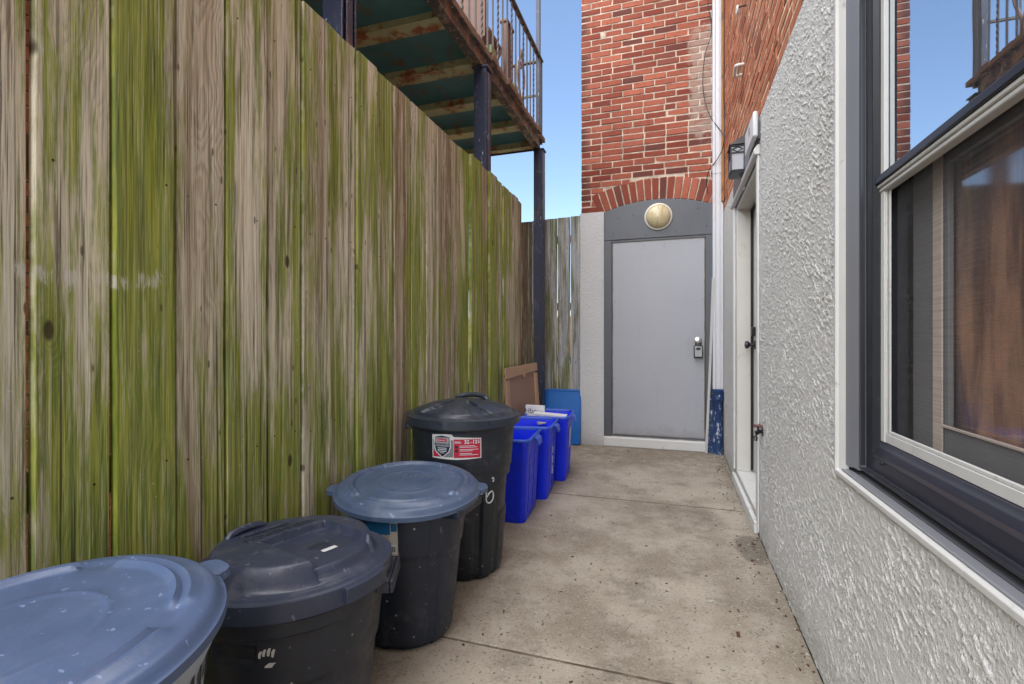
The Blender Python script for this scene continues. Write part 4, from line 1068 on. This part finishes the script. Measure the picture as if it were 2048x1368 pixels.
lab = MB(); patch(lab, -.010, .108, -.048, .034, TL, ZL, f4, .0024, 14).build('label_red', M['label_red'], b4, local=True)
patch(MB(), -.108, -.012, -.046, .030, TL, ZL, f4, .0022, 8).build('label_grey', M['label_grey'], b4, local=True)
patch(MB(), -.106, -.072, -.045, -.020, TL, ZL, f4, .0030, 4).build('label_corner', M['label_red'], b4, local=True)
def shield(mb, s, off):
    pts = [(-.034, .044), (0, .050), (.034, .044), (.036, .0), (.028, -.022), (0, -.044), (-.028, -.022), (-.036, 0)]
    mb.add(on_bin([(-.062 + x * s, y * s) for x, y in pts], TL, ZL, f4, off), [tuple(range(8))]); return mb
shield(MB(), 1.12, .0050).build('badge_rim', M['gutter_white'], b4, local=True)
shield(MB(), 1.0, .0060).build('badge', M['body_navy'], b4, local=True)
lab = MB(); patch(lab, -.094, -.030, .002, .042, TL, ZL, f4, .0072, 6).build('badge_panel', M['lock_grey'], b4, local=True)
lab = MB(); patch(lab, -.083, -.041, .023, .037, TL, ZL, f4, .0080, 5).build('badge_mark', M['label_red'], b4, local=True)
lab = MB(); put_text(lab, 'ROUGHNECK', .0125, TL - .062 / .24, ZL + .011, f4, .0086, .0002, .92).build('badge_name', M['black_ink'], b4, local=True)
lab = MB(); put_text(lab, 'Rubbermaid', .0085, TL - .062 / .24, ZL + .030, f4, .0090, .0001, .85)
put_text(lab, '32', .023, TL + .046 / .24, ZL + .022, f4, .0038, .0006); put_text(lab, '121', .023, TL + .087 / .24, ZL + .022, f4, .0038, .0006); put_text(lab, 'GAL', .007, TL + .0655 / .24, ZL + .019, f4, .0038); put_text(lab, 'L', .010, TL + .1045 / .24, ZL + .018, f4, .0038)
for k in range(4):
    patch(lab, -.083, -.041, -.006 - k * .007, -.0035 - k * .007, TL, ZL, f4, .0086, 3) if k < 3 else patch(lab, -.072, -.052, -.006 - k * .007, -.0035 - k * .007, TL, ZL, f4, .0086, 3)
for v in (.004, -.002, -.012, -.018, -.030, -.036): patch(lab, .016, .016 + random.uniform(.05, .085), v, v + .0022, TL, ZL, f4, .0038, 4)
patch(lab, -.006, .02, .022, .0245, TL, ZL, f4, .0038, 3); patch(lab, -.006, .024, .017, .0195, TL, ZL, f4, .0038, 3)
lab.build('label_print', M['white_ink'], b4, local=True)
lab = MB()
for v in (.0, -.017): lab.add(on_bin([(.002 + .007 * math.cos(a), v + .007 * math.sin(a)) for a in [2 * PI * k / 12 for k in range(12)]], TL, ZL, f4, .0038), [tuple(range(12))])
lab.build('label_symbol', M['black_ink'], b4, local=True)
def stroke(mb, pts, th0, z0, rf, off=.003, r=.0030):
    P_ = [Vector(p) for p in on_bin(pts, th0, z0, rf, off)]; mb.tube(smooth_path(P_, 4), r, 6); return mb
def stroke(mb, pts, th0, z0, rf, off=.003, r=.0030):
    P_ = []
    for u, v in pts:
        z = z0 + v; t = th0 + u / .22; q = r4(z) + rf4(t, z) + .001; P_.append(Vector((q * math.cos(t), q * math.sin(t), z)))
    mb.tube(smooth_path(P_, 4), r, 6); return mb
hw = MB(); f4b = r4
HW = R(-33)
stroke(hw, [(-.020, .045), (-.022, .015), (-.020, -.022), (-.006, -.034), (.012, -.026), (.018, -.004), (.010, .016), (-.006, .012), (-.018, -.006)], HW, .390, f4b)
stroke(hw, [(-.072, .012), (-.058, .014), (-.042, .012)], HW, .390, f4b); stroke(hw, [(-.060, .030), (-.058, 0), (-.059, -.034)], HW, .390, f4b)
stroke(hw, [(.004, .074), (.012, .080), (.016, .068), (.010, .060)], HW, .390, f4b, r=.002)
hw.build('handwriting', M['white_ink'], b4, local=True)

# ================================================================== BLUE RECYCLING BINS
def rrect(w, d, r, n=6):
    pts = []
    for cx, cy, a0 in ((w / 2 - r, d / 2 - r, 0), (-w / 2 + r, d / 2 - r, 90), (-w / 2 + r, -d / 2 + r, 180), (w / 2 - r, -d / 2 + r, 270)):
        for k in range(n + 1):
            a = R(a0 + 90 * k / n); pts.append((cx + r * math.cos(a), cy + r * math.sin(a)))
    return pts
def loft(mb, loops):
    n_ = len(loops[0]); mb.grid(lambda i, j: loops[i][j], len(loops), n_, wrap=True); return mb
def lp(w, d, r, z): return [(x, y, z) for x, y in rrect(w, d, r)]
def make_blue(label):
    t = thing('recycling_bin', label, 'recycling bin', (0, 0, 0), 'blue recycling bins beside the black bin')
    mb = MB(); loft(mb, [lp(.28, .36, .03, .006), lp(.296, .376, .034, .0), lp(.300, .380, .034, .008), lp(.345, .425, .036, .455), lp(.352, .432, .038, .46), lp(.352, .432, .038, .485), lp(.338, .418, .034, .485), lp(.330, .410, .032, .46), lp(.286, .366, .03, .014)])
    k = len(rrect(.3, .3, .03)); mb.f += [tuple(range(k))[::-1], tuple(range(8 * k, 9 * k))]; mb.mi += [0, 0]
    mb.build('body', M['blue_bin'], t, local=True, bevel=0)
    mb = MB(); loft(mb, [lp(.338, .418, .034, .486), lp(.368, .448, .040, .486), lp(.374, .454, .042, .490), lp(.374, .454, .042, .498), lp(.366, .446, .040, .504), lp(.346, .426, .036, .504), lp(.338, .418, .034, .498), lp(.338, .418, .034, .486)])
    mb.build('rim', M['blue_rim'], t, local=True)
    # raised panels on the walls
    pn = MB()
    def quad(ax, s, a0, a1):
        vs = []
        for z in (.05, .40):
            e = .0225 * (z / .455)
            for a in (a0, a1):
                a_ = a * (1 + z * .25)
                if ax == 'y': vs += [(a_, s * (.190 + e + .0035), z)]
                else: vs += [(s * (.150 + e + .0035), a_, z)]
        o = [(v[0] * (1 if ax == 'y' else .96), v[1] * (.96 if ax == 'y' else 1), v[2]) for v in vs]
        pn.add(vs + o, [(0, 1, 3, 2), (0, 4, 5, 1), (1, 5, 7, 3), (3, 7, 6, 2), (2, 6, 4, 0)])
    quad('y', -1, -.075, .035); quad('x', 1, -.12, -.03); quad('x', 1, .02, .12); quad('x', -1, -.12, .12); quad('y', 1, -.09, .09)
    pn.build('panel', M['blue_bin'], t, local=True, bevel=.002)
    for s in (1, -1):
        hnd = MB(); hnd.prism([(s * .186, .494), (s * .208, .480), (s * .214, .440), (s * .208, .438), (s * .200, .474), (s * .186, .484)], -.06, .06, 'y')
        hnd.build('handle', M['blue_rim'], t, local=True, bevel=.003)
    return t
q0 = make_blue('nearest empty blue recycling bin right beside the black bin')
q0.location = (-1.010, 2.975, 0); q0.rotation_euler = (0, 0, R(5))
q1 = copy_tree(q0); q1['label'] = 'middle blue recycling bin holding one small pale scrap'; q1.location = (-.998, 3.442, 0); q1.rotation_euler = (0, 0, R(6))
q2 = copy_tree(q0); q2['label'] = 'farthest blue recycling bin filled with printed cartons'; q2.location = (-.972, 3.925, 0); q2.rotation_euler = (0, 0, R(6))
def side_patch(parent, ya, yb, za, zb, name, mat):
    f = lambda z: .150 + .0225 * (z / .455) + .0052
    MB().add([(f(za), ya, za), (f(za), yb, za), (f(zb), yb, zb), (f(zb), ya, zb)], [(0, 1, 2, 3)]).build(name, mat, parent, local=True)
side_patch(q2, -.10, .02, .24, .40, 'label', M['label_white'])
sq = MB(); f = lambda z: .150 + .0225 * (z / .455) + .006
for pts in ([(-.06, .34), (-.03, .33), (-.055, .30), (-.02, .29)], [(-.05, .27), (-.02, .26), (-.045, .225), (-.01, .22)], [(-.03, .20), (-.01, .17), (-.02, .14)]):
    sq.tube(smooth_path([Vector((f(z), y, z)) for y, z in pts], 4), .004, 5)
sq.build('paint_mark', M['white_ink'], q1, local=True)

# cartons and papers
Mq = Matrix.Translation((-.972, 3.925, 0)) @ Matrix.Rotation(R(6), 4, 'Z')
def paper(name, label, cat, c, size, rot, txts, mat='paper'):
    t = thing(name, label, cat, c); t.rotation_euler = rot
    w, d, h_ = size
    MB().box(-w / 2, w / 2, -d / 2, d / 2, 0, h_).build('sleeve', M[mat], t, local=True, bevel=.003)
    pr = MB()
    for (txt, s, x, z) in txts:
        vs, fs = text_mesh(txt, s); pr.add([(x + v.x, -d / 2 - .001, z + v.y) for v in vs], fs)
    pr.build('print', M['ink'], t, local=True)
    return t
paper('carton', 'upright white printed carton in the farthest blue bin', 'carton', (-1.08, 3.86, .400), (.155, .07, .165), (R(-4), R(2), R(10)), [('Hbc', .055, -.035, .12), ('MIXED', .018, .02, .085), ('|||| ||', .030, .03, .12)])
paper('carton', 'flat white printed carton lying across the rim of the farthest blue bin', 'carton', (-.935, 3.80, .475), (.26, .10, .038), (0, R(4), R(8)), [('|||||||||', .024, -.02, .018), ('info', .020, -.09, .018)])
o = MB().box(-.03, .03, -.02, .02, 0, .012, Matrix.Translation((-.955, 3.60, .462)) @ Matrix.Rotation(.6, 4, 'Z'), j=.004).build('paper_scrap', M['label_beige'], origin=(-.955, 3.60, .462), bevel=.003)
tag(o, 'small crumpled pale scrap at the back of the middle blue bin', 'scrap')
# ---- blue lid against the back fence
bl = thing('plastic_lid', 'flat blue plastic bin lid leaning on the back fence beside the pier', 'lid', (-1.135, 5.15, 0))
Ml = Matrix.Translation((-1.135, 5.10, .004)) @ Matrix.Rotation(R(-10), 4, 'X')
def rr_loop(w, h_, r, y): return [Ml @ Vector((x, y, z + h_ / 2 + (0.58 - h_) / 2)) for x, z in rrect(w, h_, r)]
mb = MB(); loft(mb, [rr_loop(.40, .58, .03, .02), rr_loop(.40, .58, .03, 0), rr_loop(.39, .57, .03, -.012), rr_loop(.36, .54, .025, -.012), rr_loop(.35, .53, .02, -.004), rr_loop(.30, .48, .02, -.004)])
k = len(rrect(.3, .3, .03)); mb.f += [tuple(range(k)), tuple(range(5 * k, 6 * k))]; mb.mi += [0, 0]
mb.build('lid_panel', M['blue_lid'], bl)
# ---- flattened cardboard box along the fence
cb = thing('cardboard_box', 'flattened brown cardboard box leaning on the fence behind the blue bins', 'cardboard box', (-1.20, 4.0, 0))
Mc = Matrix.Translation((-1.185, 4.0, .004)) @ Matrix.Rotation(R(-4), 4, 'Y')
def cbx(x0, x1, y0, y1, z0, z1): return MB().box(x0, x1, y0, y1, z0, z1, Mc)
cbx(-.006, .012, -.44, .44, .0, .80).build('panel', M['cardboard'], cb, bevel=.002)
fm = MB(); pts = [(-.455, .79), (-.455, .875), (.455, .885), (.455, .81), (.09, .805), (.07, .785), (.03, .772), (-.01, .785), (-.03, .802)]
mbv = MB().prism(pts, .0125, .022, 'x'); mbv.v = [tuple(Mc @ Vector(v)) for v in mbv.v]
mbv.build('flap', M['cardboard_edge'], cb, bevel=.002)
cbx(.0125, .024, .345, .44, .25, .79).build('side_flap', M['cardboard_edge'], cb, bevel=.002)
cbx(.0125, .018, -.44, -.36, .02, .78).build('side_flap', M['cardboard_edge'], cb, bevel=.002)

# ================================================================== crumbs on the concrete
cr = MB()
for k in range(620):
    x = random.uniform(-.75, .43); y = random.uniform(1.0, 5.1)
    if random.random() < .6: x = .44 - abs(random.gauss(0, .10))
    s = random.uniform(.0015, .0045) * (1 if random.random() < .93 else 2)
    Mx = Matrix.Translation((x, y, s * .3)) @ Matrix.Rotation(random.uniform(0, 6.28), 4, 'Z')
    cr.box(-s * random.uniform(.8, 2.2), s, -s * .7, s * .7, -s * .4, s * .4, Mx, j=s * .3, m=random.choice((0, 0, 0, 1, 2)))
o = cr.build('grit', [M['rust'], M['label_beige'], M['green_wood']], smooth=False); tag(o, kind='stuff')

# ================================================================== LIGHT, SKY, CAMERA
EL, AZ = R(60), R(180)          # sun height; direction it comes from, clockwise from +Y
w = bpy.data.worlds.new('World'); sc.world = w; w.use_nodes = True
nt_ = w.node_tree; bg = nt_.nodes['Background']
sky = nt_.nodes.new('ShaderNodeTexSky'); sky.sky_type = 'NISHITA'; sky.sun_disc = False
sky.sun_elevation = EL; sky.sun_rotation = AZ; sky.air_density = 1.0; sky.dust_density = .6; sky.ozone_density = 1.6; sky.altitude = 20
nt_.links.new(sky.outputs[0], bg.inputs[0]); bg.inputs[1].default_value = .082
su = bpy.data.lights.new('sun', 'SUN'); su.energy = 3.0; su.angle = R(115); su.color = (1, .955, .89)
so = bpy.data.objects.new('sun', su); COL.objects.link(so)
dirv = Vector((math.sin(AZ) * math.cos(EL), math.cos(AZ) * math.cos(EL), math.sin(EL)))
so.rotation_euler = (-dirv).to_track_quat('-Z', 'Y').to_euler(); so.location = (0, -3, 9)
cam = bpy.data.cameras.new('camera'); cam.sensor_width = 36; cam.lens = 985 / 2048 * 36; cam.clip_start = .02; cam.clip_end = 500
co = bpy.data.objects.new('camera', cam); COL.objects.link(co)
co.location = (0, 0, 1.08); co.rotation_euler = (R(90), 0, R(18.26)); sc.camera = co
sc.view_settings.view_transform = 'Standard'; sc.view_settings.look = 'None'; sc.view_settings.exposure = 1.82; sc.view_settings.gamma = 1
sc.cycles.use_denoising = True
